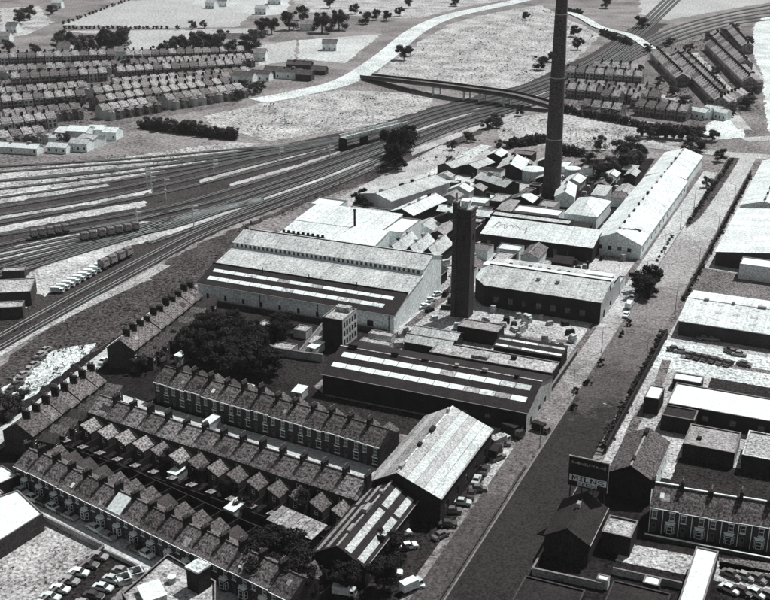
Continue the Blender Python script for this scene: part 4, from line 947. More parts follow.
# small outbuildings crammed between the back sheds, each kept clear of what already stands there
occ = []
for o in [o for o in col.objects if o.parent is None and o.get('category') in ('shed', 'building', 'factory hall', 'factory', 'warehouse', 'tank', 'tower', 'chimney')]:
    xs, ys = [], []
    for c in o.children:
        if c.type == 'MESH':
            mw = Matrix.Translation(o.location) @ Matrix.Rotation(o.rotation_euler.z, 4, 'Z') @ Matrix.Translation(c.location)
            for b in c.bound_box: q = mw @ Vector(b); xs.append(q.x); ys.append(q.y)
    if xs: occ.append((min(xs), max(xs), min(ys), max(ys)))
def free(u0, u1, v0, v1, g=.6): return all(u1 + g < a or u0 - g > b or v1 + g < c or v0 - g > d for a, b, c, d in occ)
rnd = random.Random(21); n_out = 0
for _ in range(2600):
    if n_out >= 85: break
    u, v = rnd.uniform(-128, -26), rnd.uniform(152, 318)
    if u > -58 and v > 268 and rnd.random() < .7: continue
    if u < -128 + (v - 200) * .32: continue
    w, d = rnd.uniform(4, 11), rnd.uniform(4, 13); h = rnd.uniform(2.6, 5)
    if not free(u - w / 2, u + w / 2, v - d / 2, v + d / 2): continue
    occ.append((u - w / 2, u + w / 2, v - d / 2, v + d / 2)); n_out += 1
    kind = rnd.random(); rm = rnd.choice(('pale_u', 'asb_u', 'pale_v', 'felt', 'concrete', 'asb_v', 'tar', 'slate'))
    wm = rnd.choice(('brick2', 'brick', 'render', 'white'))
    if kind < .4: shed('works_outbuilding', 'small gabled outbuilding crammed between the back sheds of the works', u - w / 2, u + w / 2, v - d / 2, v + d / 2, h, h + w * .22, 'v', .5, wm, (rm, rm), group='gabled outbuildings of the works')
    elif kind < .7: mono('works_lean_to', 'small lean-to outbuilding crammed between the back sheds of the works', u - w / 2, u + w / 2, v - d / 2, v + d / 2, h, h + 1.2, wm, rm, group='lean-to outbuildings of the works')
    else: flat('works_store', 'small flat-roofed store crammed between the back sheds of the works', u - w / 2, u + w / 2, v - d / 2, v + d / 2, h, wm, rm, .2, group='flat stores of the works')
pal = MB(); pal.box(-.9, .9, -.6, .6, 0, 1.2); pal.box(-.75, .75, -.5, .5, 1.2, 1.7); palm = pal.mesh('stacked_crates', 'render'); n_out = 0
for _ in range(2000):
    if n_out >= 130: break
    u, v = rnd.uniform(-120, -9), rnd.uniform(92, 300)
    if u < -120 + (v - 200) * .3 or not free(u - 1, u + 1, v - 1, v + 1, .2) or (u > -66 and v < 100): continue
    if u < -62 and v < 152: continue
    occ.append((u - 1, u + 1, v - 1, v + 1)); n_out += 1
    o = remat(link('stacked_crates', palm, None, (u, v, .12), rnd.uniform(0, 3), (rnd.uniform(.7, 1.8), rnd.uniform(.7, 1.6), rnd.uniform(.6, 1.4))), rnd.choice(('render', 'brick2', 'brick', 'felt', 'tar', 'pale')))
    tag(o, 'stack of goods left standing in the works yards', 'goods stack', 'goods stacks in the yards')

# ------------------------------------------------------------------ terraced houses, each a thing
_hm = {}
def house_parts(w, d, eave, ridge, wing, bay, flip=False):
    key = (round(w, 2), d, eave, wing, bay, flip)
    if key in _hm: return _hm[key]
    H = {}
    ut = min(5.0, eave - .35); up = [(.55, 1.55, 3.3, ut), (w - 1.75, w - .75, 3.3, ut)]
    dn = [(w - 2.0, w - .7, .9, 2.5)]; dr = [(.55, 1.5, .08, 2.35)]
    mb = MB(); mb.wall((0, 0), (w, 0), eave, up + dr + ([] if bay else dn)); mb.wall((w, 0), (w, d), eave); mb.wall((0, d), (0, 0), eave)
    bk = [(w - 1.7, w - .8, 3.2, min(4.8, eave - .4)), (w - 1.7, w - .8, .9, 2.3)]
    mb.wall((w, d), (0, d), eave, [(w - b, w - a, c, e) for a, b, c, e in bk])
    for x in (0, w): 
        q = [(x, 0, eave), (x, d, eave), (x, d / 2, ridge - .05)]; mb.poly(q if x else q[::-1])
    H['wall'] = mb.mesh('wall', 'brick'); H['front'] = (up + ([] if bay else dn), dr); H['bk'] = [(w - b, w - a, c, e) for a, b, c, e in bk]
    mb = MB(); k = (ridge - eave) / (d / 2); o = .28
    mb.slab([(0, -o, eave - o * k + .08), (w, -o, eave - o * k + .08), (w, d / 2, ridge + .08), (0, d / 2, ridge + .08)], .1)
    mb.slab([(0, d / 2, ridge + .08), (w, d / 2, ridge + .08), (w, d + o, eave - o * k + .08), (0, d + o, eave - o * k + .08)], .1)
    mb.box(.02, w - .02, d / 2 - .14, d / 2 + .14, ridge + .05, ridge + .2)
    H['roof'] = mb.mesh('roof', 'slate')
    mb = MB(); mb.box(.03, w - .03, -.4, -.29, eave - .22, eave - .1); H['gutter'] = mb.mesh('gutter', 'frame')
    mb = MB(); mb.box(-.34, .34, d / 2 - .95, d / 2 + .95, ridge - .6, ridge + 1.3); mb.box(-.42, .42, d / 2 - 1.03, d / 2 + 1.03, ridge + 1.3, ridge + 1.48); H['chimney'] = mb.mesh('chimney', 'brick2')
    mb = MB(); mb.cyl(0, 0, 0, .75, .16, .13, 7); H['pot'] = mb.mesh('chimney_pot', 'pot')
    if wing:
        ww, wl, we, wr = w * .55, wing, eave * .66, eave * .66 + 1.3; mb = MB()
        mb.wall((ww, d + .01), (ww, d + wl), we if not flip else wr, [(1.2, 2.1, 2.0, 3.2)]); mb.wall((ww, d + wl), (0, d + wl), we, [(ww / 2 - .45, ww / 2 + .45, 2.4, 3.5), (ww / 2 - .45, ww / 2 + .45, .1, 2.1)]); mb.wall((0, d + wl), (0, d + .01), wr if not flip else we)
        hi = 0 if not flip else ww
        mb.poly([(ww, d + wl, we), (0, d + wl, we), (hi, d + wl, wr - .05)])
        H['wing'] = mb.mesh('rear_wing', 'brick'); mb = MB(); zl, zr = (wr + .08, we - .06) if not flip else (we - .06, wr + .08)
        mb.slab([(ww + .15, d - .2, zr), (ww + .15, d + wl + .2, zr), (-.05, d + wl + .2, zl), (-.05, d - .2, zl)], .1)
        H['wingroof'] = mb.mesh('wing_roof', 'slate3'); H['wingwin'] = (ww, wl)
    yl = d + 10.0
    mb = MB(); mb.box(w - .12, w + .1, d, yl, 0, 1.8); mb.box(0, w - .12, yl - .1, yl + .12, 0, 1.8); H['yard'] = mb.mesh('yard_wall', 'brick2')
    mb = MB(); mb.box(w - 1.7, w - .14, yl - 2.2, yl - .14, 0, 2.1); mb.slab([(w - 1.8, yl - 2.3, 2.15), (w - .1, yl - 2.3, 2.15), (w - .1, yl - .1, 2.5), (w - 1.8, yl - .1, 2.5)], .08, 1); H['privy'] = mb.mesh('outhouse', ['brick', 'slate3'])
    if bay:
        mb = MB(); x0, x1 = w - 2.5, w - .5
        pts = [(x0, .02), (x0 + .35, -.75), (x1 - .35, -.75), (x1, .02)]
        for a, b in zip(pts, pts[1:]): mb.wall(a, b, 2.75)
        H['bay'] = mb.mesh('bay', 'brick'); H['baypts'] = pts
        mb = MB(); mb.slab([(x0 - .1, -.05, 3.0), (x0 + .28, -.9, 2.78), (x1 - .28, -.9, 2.78), (x1 + .1, -.05, 3.0)], .1); H['bayroof'] = mb.mesh('bay_roof', 'frame')
    mb = MB(); mb.box(.0, w, -.06, -.003, .0, .12); H['plinth'] = mb
    _hm[key] = H; return H
TRIM = {}
def trim(w, h, z):
    k = (w, h, z)
    if k not in TRIM:
        mb = MB(); mb.box(-.15, w + .15, -.05, .02, h + .02, h + .27); mb.box(-.12, w + .12, -.1, .02, -.14, -.02); TRIM[k] = mb.mesh('stone_trim', 'frame')
    return TRIM[k]
def house(loc, rz, w, label, group, d=8.0, eave=5.7, ridge=8.3, wing=4.5, bay=False, roofm='slate', yard=True, name='terraced_house', chim=True, privy=True, flip=False, wr=('slate', 'slate2', 'slate')):
    H = house_parts(w, d, eave, ridge, wing, bay, flip); t = thing(name, label, 'house', loc, rz, group); t.scale.z = random.uniform(.965, 1.035)
    link('wall', H['wall'], t); rf = remat(link('roof', H['roof'], t), roofm); link('gutter', H['gutter'], t)
    ws, ds = H['front']
    for a, b, c, e in ws:
        wi = link('window', winmesh(b - a, e - c), t, (a, .12, c)); link('stone_trim', trim(round(b - a, 2), round(e - c, 2), 0), wi, (0, -.12, 0))
    for a, b, c, e in ds: link('door', winmesh(b - a, e - c, 'door'), t, (a, .12, c))
    windows(t, (w, d), (0, d), H['bk'], .12)
    if random.random() < .3:
        k = (ridge - eave) / (d / 2); y0 = random.uniform(.8, 2.0); x0 = random.uniform(.9, w - 1.8); f = lambda y: eave + y * k + .13; mb = MB()
        mb.slab([(x0, y0, f(y0)), (x0 + .8, y0, f(y0)), (x0 + .8, y0 + 1, f(y0 + 1)), (x0, y0 + 1, f(y0 + 1))], .06); part('rooflight', mb, random.choice(('skylight', 'glass', 'felt')), rf)
    if random.random() < .35:
        k = (ridge - eave) / (d / 2); y0 = random.uniform(.2, 1.4); x0 = random.uniform(.2, w * .5); x1 = x0 + random.uniform(1, 2.4); y1 = y0 + random.uniform(.8, 2); f = lambda y: (eave + y * k + .105); mb = MB()
        g_ = lambda y: f(y) if side == 0 else f(d - y); side = random.random() < .5
        q = [(x0, y0), (x1, y0), (x1, y1), (x0, y1)]
        if side: mb.slab([(x, d - y, f(y)) for x, y in q][::-1], .04)
        else: mb.slab([(x, y, f(y)) for x, y in q], .04)
        part('roof_patch', mb, random.choice(('slate3', 'slate', 'brick', 'felt')), rf)
    if chim:
        c = link('chimney', H['chimney'], t, (.0, 0, 0)); c.scale.z = random.uniform(.96, 1.04)
        for i in range(random.choice((2, 3, 4, 4))): link('chimney_pot', H['pot'], c, (0, d / 2 - .68 + i * .45, ridge + 1.47))
    if wing:
        g = link('rear_wing', H['wing'], t); remat(link('wing_roof', H['wingroof'], g), random.choice(wr))
        ww, wl = H['wingwin']
        windows(g, (ww, d), (ww, d + wl), [(1.2, 2.1, 2.0, 3.2)], .12); windows(g, (ww, d + wl), (0, d + wl), [(ww / 2 - .45, ww / 2 + .45, 2.4, 3.5)], .12)
        windows(g, (ww, d + wl), (0, d + wl), [(ww / 2 - .45, ww / 2 + .45, .1, 2.1)], .12, 'door', 'back_door')
    if yard: link('yard_wall', H['yard'], t)
    if yard and privy: link('outhouse', H['privy'], t)
    if bay:
        b = link('bay', H['bay'], t); link('bay_roof', H['bayroof'], b); p = H['baypts']
        for i in range(3):
            a, c = Vector((*p[i], 0)), Vector((*p[i + 1], 0)); L = (c - a).length; dd = (c - a).normalized(); nn = Vector((dd.y, -dd.x, 0))
            link('window', winmesh(round(L - .2, 2), 1.6), b, a + dd * .1 + nn * .05 + Vector((0, 0, .8)), math.atan2(dd.y, dd.x))
    return t
def terrace(a, b, z, n, labels, group, shift=0.0, **kw):
    A, B = W(*a, z), W(*b, z); A.z = B.z = 0.0; D = B - A; L = D.length; w = round(L / n, 3); D.normalize(); N = Vector((-D.y, D.x, 0)); rz = math.atan2(D.y, D.x)
    rm = kw.pop('roofs', ('slate', 'slate', 'slate2', 'slate'))
    for i in range(n):
        lab = labels[1] if 0 < i < n - 1 else (labels[0] if i == 0 else labels[2])
        if 0 < i < n - 1: lab = labels[3] % ORD[i]
        house(A + D * w * i + N * shift, rz, w, lab, group, roofm=random.choice(rm), chim=(i > 0 or kw.get('first', True)), **{k: v for k, v in kw.items() if k != 'first'})
terrace((154, 381), (380, 447), 5.7, 13, ('brick terraced house at the railway end of the row facing the middle street', 'brick terraced house in the row facing the middle street below the dark grove', 'brick terraced house at the warehouse end of the row facing the middle street', 'brick terraced house facing the middle street, %s from the railway end of its row'), 'terrace facing the middle street', wing=4.5, yard=False, wr=('slate2', 'brick', 'slate2'), roofs=('slate2', 'slate2', 'slate'))
terrace((368, 481), (100, 396), 8.2, 14, ('terraced house nearest the ribbed warehouse in the row showing its back yards', 'terraced house in the row showing its back wings and yards', 'terraced house nearest the railway in the row showing its back yards', 'terraced house showing its back wing, %s from the warehouse end of its row'), 'terrace showing its back wings', shift=-4.0, wing=5.0, flip=True, wr=('slate', 'slate', 'slate2', 'slate3'), roofs=('slate', 'slate3', 'slate'))
terrace((14, 465), (290, 600), 5.1, 16, ('bay-windowed terraced house at the kiosk end of the lit street', 'bay-windowed terraced house in the row above the pale car-lined street', 'bay-windowed terraced house at the dark yard end of the car-lined street', 'bay-windowed terraced house, %s from the kiosk end of its car-lined row'), 'bay-windowed terrace', wing=4.5, bay=True, eave=5.1, ridge=7.7, wr=('slate2', 'slate2', 'brick'), roofs=('slate', 'slate', 'slate2', 'slate'), privy=False)
terrace((170, 309), (98, 366), 0, 11, ('terraced house at the factory end of the railway street', 'terraced house in the short row along the railway street', 'terraced house at the corner of the railway street and middle street', 'terraced house along the railway street, %s from the factory end of its row'), 'terrace along the railway street', shift=3.2, wing=4.5, wr=('slate2', 'brick', 'slate'), roofs=('slate', 'slate', 'slate2'), yard=False)
terrace((70, 395), (-6, 450), 0, 8, ('terraced house at the middle street corner of the lower railway row', 'terraced house in the lower row along the railway street', 'terraced house at the kiosk end of the lower railway row', 'terraced house in the lower railway row, %s from the middle street corner'), 'terrace along the lower railway street', shift=3.2, wing=4.5, wr=('slate2', 'brick', 'slate'), roofs=('slate', 'slate', 'slate2'), yard=False)
# sheds in the back yards
for i, (x, y, a) in enumerate([(118, 443, 20), (146, 449, 30), (228, 464, 10), (178, 478, 0), (263, 478, 5), (289, 500, -8), (212, 428, 0), (247, 395, 0), (300, 397, 10), (182, 362, 0), (316, 352, 0), (236, 515, 0)]):
    c = W(x, y); w, d, h = random.uniform(2, 3), random.uniform(3, 4.5), random.uniform(1.9, 2.4)
    t = thing('garden_shed', 'small white-topped shed in the gardens between the terraces', 'shed', (c.x, c.y, 0), R(a - 10), 'garden sheds')
    mb = MB(); mb.box(-w / 2, w / 2, -d / 2, d / 2, 0, h); part('wall', mb, 'render', t)
    mb = MB(); mb.slab([(-w / 2 - .1, -d / 2 - .1, h + .1), (w / 2 + .1, -d / 2 - .1, h + .1), (w / 2 + .1, d / 2 + .1, h + .5), (-w / 2 - .1, d / 2 + .1, h + .5)], .1); part('roof', mb, 'paint', t)
    mb = MB(); mb.box(-.4, .4, -d / 2 - .04, -d / 2 - .002, .05, 1.8); part('door', mb, 'door', t)
# striped lean-to in the dark yard
c = W(297, 524, 2.5); t = thing('striped_lean_to', 'low lean-to with pale striped roof behind the tarred shed', 'shed', (c.x, c.y, 0), R(-14))
mb = MB(); mb.box(-6, 6, -2.2, 2.2, 0, 2.4); part('wall', mb, 'brick2', t)
for i in range(6):
    mb = MB(); mb.slab([(-6.2 + i * 2.07, -2.5, 2.5), (-6.2 + i * 2.07 + 1.95, -2.5, 2.5), (-6.2 + i * 2.07 + 1.95, 2.4, 3.4), (-6.2 + i * 2.07, 2.4, 3.4)], .1); part('roof_panel', mb, ('felt', 'concrete')[i % 2], t)
# flat-roofed buildings at the bottom left
def pflat(name, label, pxs, z, h, wall, roof, par=.3, cop='kerb'):
    pts = [W(*p, z) for p in pxs]; c = sum(pts, Vector()) / len(pts); t = thing(name, label, 'building', (c.x, c.y, 0)); q = [(p.x - c.x, p.y - c.y) for p in pts]
    for a, b in zip(q, q[1:] + q[:1]):
        mb = MB(); mb.wall(a, b, h + par); part('wall', mb, wall, t)
    mb = MB(); mb.poly([(x, y, h) for x, y in q]); part('roof', mb, roof, t)
    cp = MB(); n = len(q)
    inn = [(x * (1 - .35 / max(.5, math.hypot(x, y))), y * (1 - .35 / max(.5, math.hypot(x, y)))) for x, y in q]
    for i in range(n):
        j = (i + 1) % n; cp.prism([q[i], q[j], inn[j], inn[i]], h + par, h + par + .12)
    part('coping', cp, cop, t); return t
pflat('flat_white_building', 'broad flat white roofed building at the street corner by the waste ground', [(43, 514), (18, 491), (-30, 507), (-30, 560)][::-1], 4, 4, 'brick', 'paint', .15)
pflat('flat_white_building', 'small flat white roof beside the kiosk end of the bay-windowed row', [(18, 476), (2, 466), (-16, 474), (-4, 486)][::-1], 3, 3, 'brick2', 'paint', .1)
pflat('street_kiosk', 'white roofed kiosk building beyond the lit street end', [(-14, 505), (4, 493), (-10, 484), (-30, 494)], 3, 3, 'brick', 'pale', .1)
t = pflat('flat_grey_building', 'grey flat-roofed building with pale parapet and square stack by the car park', [(122, 596), (168, 557), (216, 584), (216, 612), (150, 640)], 5, 5, 'brick2', 'concrete', .6)
c = W(199, 583, 6); t = thing('square_stack', 'square pale-capped brick stack beside the grey flat roof', 'chimney', (c.x, c.y, 0), R(-13))
mb = MB(); mb.box(-1.5, 1.5, -1.5, 1.5, 0, 9.4); part('shaft', mb, 'brick2', t); mb = MB(); mb.box(-1.65, 1.65, -1.65, 1.65, 9.4, 9.8); part('cap', mb, 'pale', t)
c = W(152, 592, 6); t = thing('roof_lantern', 'white roof lantern sitting on the grey flat roof', 'rooflight', (c.x, c.y, 5.0), R(-40))
mb = MB(); mb.box(-2.6, 2.6, -2, 2, 0, 1.2); part('curb', mb, 'render', t); mb = MB(); mb.slab([(-2.7, -2.1, 1.2), (2.7, -2.1, 1.2), (2.7, 2.1, 1.5), (-2.7, 2.1, 1.5)], .12); part('lid', mb, 'paint', t)
c = W(172, 582, 5); t = thing('roof_tank', 'round water tank on the grey flat roof', 'tank', (c.x, c.y, 5.0)); mb = MB(); mb.cyl(0, 0, 0, 1.2, .8, .8, 12, cap=False); part('shell', mb, 'metal', t); mb = MB(); mb.cyl(0, 0, 1.2, 1.4, .85, .2, 12); part('lid', mb, 'paint', t)
for i in range(2):
    c = W(124 + i * 12, 582 + i * -6); t = thing('car_park_bin_store', 'open square pale-walled pen beside the car park', 'pen', (c.x, c.y, 0), R(-38), 'pens beside the car park')
    for k, q in enumerate(((-1.3, 1.3, -1.3, -1.1), (-1.3, 1.3, 1.1, 1.3), (-1.3, -1.1, -1.1, 1.1), (1.1, 1.3, -1.1, 1.1))):
        mb = MB(); mb.box(*q, 0, 1.3); part('wall', mb, 'pale', t)
wallrun([(43, 521), (104, 551)], 1.4, .35, 'render', 'pale wall between the waste ground and the lit street')
wallrun([(104, 552), (44, 606)], 1.4, .35, 'brick', 'rubble wall between the waste ground and the car park')
wallrun([(104, 553), (144, 572)], .9, .25, 'render', 'pale low wall between car park and lit street')
# brick row by the back lane on the right
terrace((650, 507), (800, 532), 5.8, 5, ('brick row house next to the gabled building with the white side wall', 'brick row house with dark slate roof above the concrete side street', 'brick row house at the far end of the row above the side street', 'brick row house above the side street, %s from the gabled white-sided building'), 'brick row above the side street', d=9.0, eave=5.8, ridge=8.6, wing=0, bay=True, roofs=('slate2',), yard=False)
A, B = W(664, 481, 9), W(805, 509, 9)
for o in [o for o in col.objects if o.get('group') == 'brick row above the side street']:
    mb = MB(); mb.box(0, 5.0, 4.3, 4.7, 8.78, 8.98); part('ridge_cap', mb, 'paint', o)
    for x in (.1, 2.6): mb = MB(); mb.box(x, x + .14, -.12, -.003, 0, 5.6); part('downpipe', mb, 'frame', o)
A.z = B.z = 0; o = wallrun([(31.5, 51.5), (60, 52.8)], 2.2, .35, 'white', 'white capped wall along the lane behind the brick row', world=True)

# ------------------------------------------------------------------ far houses
def farmesh(name, w, d, e, r, roofm, wallm, wing):
    mb = MB(); mb.box(0, w, 0, d, 0, e, 0, False)
    for x in (0, w): mb.poly([(x, 0, e), (x, d, e), (x, d / 2, r)], 0)
    mb.slab([(-.03, -.3, e), (w + .03, -.3, e), (w + .03, d / 2, r + .1), (-.03, d / 2, r + .1)], .1, 1); mb.slab([(-.03, d / 2, r + .1), (w + .03, d / 2, r + .1), (w + .03, d + .3, e), (-.03, d + .3, e)], .1, 1)
    mb.box(-.5, .5, d / 2 - .6, d / 2 + .6, r - .4, r + 1.4, 3)
    for x in (.7, w - 1.9):
        mb.box(x, x + 1.2, -.05, -.004, 3.1, 4.5, 2); mb.box(x, x + 1.2, -.05, -.004, .6, 2.3, 2)
        mb.box(x - .15, x + 1.35, -.09, -.003, 4.5, 4.85, 4)
    if wing:
        mb.box(0, w * .5, d + .01, d + 4, 0, e * .8, 0, False); mb.slab([(w * .5 + .1, d - .5, e * .8), (w * .5 + .1, d + 4.1, e * .8), (-.02, d + 4.1, e * .8 + 1.3), (-.02, d - .5, e * .8 + 1.3)], .1, 1)
    return mb.mesh(name, [wallm, roofm, 'glass', 'brick2', 'frame'])
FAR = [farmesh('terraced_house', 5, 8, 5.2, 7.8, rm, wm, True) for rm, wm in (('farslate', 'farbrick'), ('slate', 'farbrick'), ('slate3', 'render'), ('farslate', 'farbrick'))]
def farrow(a, b, label, group, back=False, w=5.0, skip=.04):
    A, B = W(*a), W(*b)
    if back: A, B = B, A
    D = B - A; n = int(D.length / w); D.normalize(); rz = math.atan2(D.y, D.x)
    for i in range(n):
        if random.random() < skip: continue
        p = A + D * w * i; tag(link('far_terraced_house', random.choice(FAR), None, p, rz), label, 'house', group)
nf = 0
FL = [((-8, 66), (118, 62)), ((126, 63), (252, 58)), ((-8, 77), (120, 71)), ((128, 70), (252, 64)), ((-8, 88), (110, 81)), ((118, 80), (250, 71)), ((-8, 100), (96, 92)), ((104, 91), (246, 78)), ((-8, 112), (88, 104)), ((96, 102), (240, 85)), ((-8, 124), (78, 115)), ((88, 119), (236, 95)), ((-8, 136), (62, 127)), ((100, 111), (238, 90)), ((-8, 146), (40, 139))]
for i, (a, b) in enumerate(FL):
    farrow(a, b, 'small house in the far terraces across the railway, %s row counting from the field hedges' % ORD[i // 2], 'far terraces beyond the railway', back=(i // 2) % 2 == 1, w=5.6)
FR = [((566, 80), (650, 86)), ((566, 90), (658, 98)), ((566, 98), (664, 107)), ((580, 111), (626, 117)), ((634, 115), (690, 122)), ((590, 72), (640, 75)), ((600, 104), (650, 110))]
for i, (a, b) in enumerate(FR):
    farrow(a, b, 'small house in the far rows behind the chimney, %s row from the railway' % ORD[i], 'far terraces behind the chimney', back=i % 2 == 1, w=5.8)
FD = [((668, 62), (716, 112)), ((686, 58), (732, 104)), ((704, 50), (744, 92)), ((720, 40), (752, 72)), ((650, 60), (676, 88)), ((735, 34), (753, 54)), ((727, 112), (752, 100))]
for i, (a, b) in enumerate(FD):
    farrow(a, b, 'small house in the slanting far terraces, %s' % ('row beside the forecourt', 'second row from the forecourt', 'third row from the forecourt', 'row nearest the pale field', 'short row by the branch lines', 'row at the edge of the pale field', 'short row behind the forecourt')[i], 'slanting far terraces', w=5.2, back=i % 2 == 1, skip=.03)
# detached houses and pale works in the distance
def det(x, y, w, d, e, r, wall, roof, rz, label, group):
    c = W(x, y); t = shed('detached_house', label, -w / 2, w / 2, -d / 2, d / 2, e, r, 'u', .5, wall, (roof, roof), op={'front': row(3, w, .9, .9, 2.2, .9)}, cat='house', group=group, style='dark')
    t.location = (c.x, c.y, 0); t.rotation_euler.z = R(rz)
for x, y, w, rz in [(66, 53, 9, 20), (104, 60, 10, 15), (122, 58, 9, 15), (236, 44, 12, 20), (244, 50, 10, 30), (308, 30, 12, 25), (232, 50, 9, 10), (5, 42, 10, 20), (14, 32, 9, 10), (260, 60, 9, 20), (58, 8, 9, 20), (275, 4, 12, 20), (262, 14, 10, 10), (222, 6, 12, 10), (330, 50, 10, 20), (212, 8, 9, 0)]:
    det(x, y, w, 8, 5, 7.5, 'white', random.choice(('slate3', 'asb_u', 'slate')), rz, 'pale detached house among the far fields and hedges', 'far detached houses')
for i, (x, y, w, d, h, rz) in enumerate([(70, 140, 9, 12, 5, 10), (82, 141, 10, 10, 6, 12), (92, 146, 9, 10, 4, -5), (108, 138, 12, 9, 4, 14), (98, 138, 7, 8, 5, 20), (82, 150, 9, 7, 4, 10), (60, 152, 10, 6, 3, 8), (15, 152, 26, 6, 3, 10), (44, 142, 22, 6, 3, 12)]):
    det(x, y, w, d, h, h + 1.6, 'white', ('pale_u', 'paint', 'asb_u')[i % 3], rz, 'white works building of the small cluster across the railway', 'white works across the railway')
for i, (x, y, w, d) in enumerate([(700, 118, 9, 7), (706, 118, 6, 6), (714, 116, 9, 7), (722, 119, 7, 6)]):
    det(x, y, w, d, 4, 5.5, 'white', 'pale_u', -20, 'small white building beside the far pale forecourt', 'white buildings by the far forecourt')
for i, (x, y, w, d, h) in enumerate([(275, 76, 12, 7, 4), (290, 78, 16, 7, 4), (305, 80, 10, 7, 4), (262, 80, 12, 7, 4), (320, 74, 9, 6, 3), (245, 83, 13, 8, 5), (300, 70, 16, 6, 4)]):
    det(x, y, w, d, h, h + 2, ('brick', 'white')[i % 2], 'slate2', 8, 'low house in the row beside the foot of the pale hill road', 'houses at the hill road foot')

# one terrace roof freshly sheeted in white
hs_ = [o for o in col.objects if o.get('group') == 'bay-windowed terrace']; tgt = W(121, 501, 6.5)
h_ = min(hs_, key=lambda o: (o.matrix_basis @ Vector((2.5, 2, 7)) - tgt).length); h_['label'] = 'bay-windowed terraced house with a bright white sheeted patch on its roof'; 
mb = MB(); k = 2.6 / 4; f = lambda y: 5.1 + y * k + .16
mb.slab([(.3, .1, f(.1)), (4.2, .1, f(.1)), (4.2, 3.6, f(3.6)), (.3, 3.6, f(3.6))], .07); part('roof_sheet', mb, 'paint', h_)

# ------------------------------------------------------------------ bridges
def roadbridge():
    t = thing('road_bridge', 'long road overbridge on pale trestle piers crossing the railway', 'bridge')
    zs = [1.6, 4.5, 6.2, 6.4, 6.0, 3.0]; px = [(366, 76), (402, 80), (437, 84), (475, 89), (515, 95), (552, 105)]
    pts = [W(x, y, z) for (x, y), z in zip(px, zs)]
    pts = smooth(pts, 5); mb = MB(); ribbon(mb, pts, 9, 0, thick=1.2); part('deck', mb, 'verge', t)
    mb = MB(); ribbon(mb, pts, 8.9, -1.2); part('soffit', mb, 'tar', t)
    for s in (-4.4, 4.4):
        mb = MB(); ribbon(mb, pts, .35, 1.1, off=s, thick=1.4); part('parapet', mb, 'sleeper', t)
    for i in (10, 14, 16, 19):
        p = pts[i]; d = (pts[i + 1] - p); d.z = 0; d.normalize(); n = Vector((-d.y, d.x, 0))
        for s in (-3.4, 3.4):
            q = p + n * s; mb = MB(); mb.box(q.x - .45, q.x + .45, q.y - .45, q.y + .45, 0, p.z - .9); part('pier', mb, 'paint', t)
        q = [p - n * 4 - d * .4, p - n * 4 + d * .4, p + n * 4 + d * .4, p + n * 4 - d * .4]; mb = MB(); mb.prism([(e.x, e.y) for e in q], p.z - 1.9, p.z - 1.25); part('crosshead', mb, 'pale', t)
roadbridge()
def footbridge():
    t = thing('railway_footbridge', 'short railway overbridge with pale parapet and black underside', 'bridge')
    a, b = W(343, 138, 5.6), W(404, 123, 5.6); pts = [a.lerp(b, i / 6) for i in range(7)]
    mb = MB(); ribbon(mb, pts, 5, 0, thick=.9); ribbon(mb, pts, 5, -.9); part('deck', mb, 'concrete', t)
    for s in (-2.4, 2.4):
        mb = MB(); ribbon(mb, pts, .5, 1.3, off=s, thick=1.5); part('parapet', mb, 'pale', t)
    for i in (0, 2, 4, 6):
        p = pts[i]; d = (b - a).normalized(); n = Vector((-d.y, d.x, 0)); q = [p - n * 2.3 - d * .6, p - n * 2.3 + d * .6, p + n * 2.3 + d * .6, p + n * 2.3 - d * .6]
        mb = MB(); mb.prism([(e.x, e.y) for e in q], 0, 4.8); part('pier', mb, 'brick2', t)
footbridge()
# signal gantries and posts
def signal(px, h, arms, label):
    c = W(*px); t = thing('railway_signal', label, 'signal', (c.x, c.y, 0), R(40), 'railway signals'); mb = MB(); mb.cyl(0, 0, 0, h, .22, .16, 8); part('post', mb, 'paint', t)
    for i in range(arms):
        mb = MB(); mb.box(0.1, 2.0, -.09, .09, h - 1 - i * 1.6, h - .45 - i * 1.6); part('arm', mb, 'frame', t)
    mb = MB(); mb.box(-.5, .5, -.5, .5, h * .45, h * .45 + .12); part('landing', mb, 'metal', t)
for px, h in (((147, 186), 8), ((152, 192), 7), ((166, 200), 9), ((194, 228), 9), ((137, 222), 6), ((285, 125), 7), ((280, 160), 6), ((330, 158), 6), ((214, 175), 7)):
    signal(px, h, 2, 'pale railway signal post with short arms standing between the tracks')

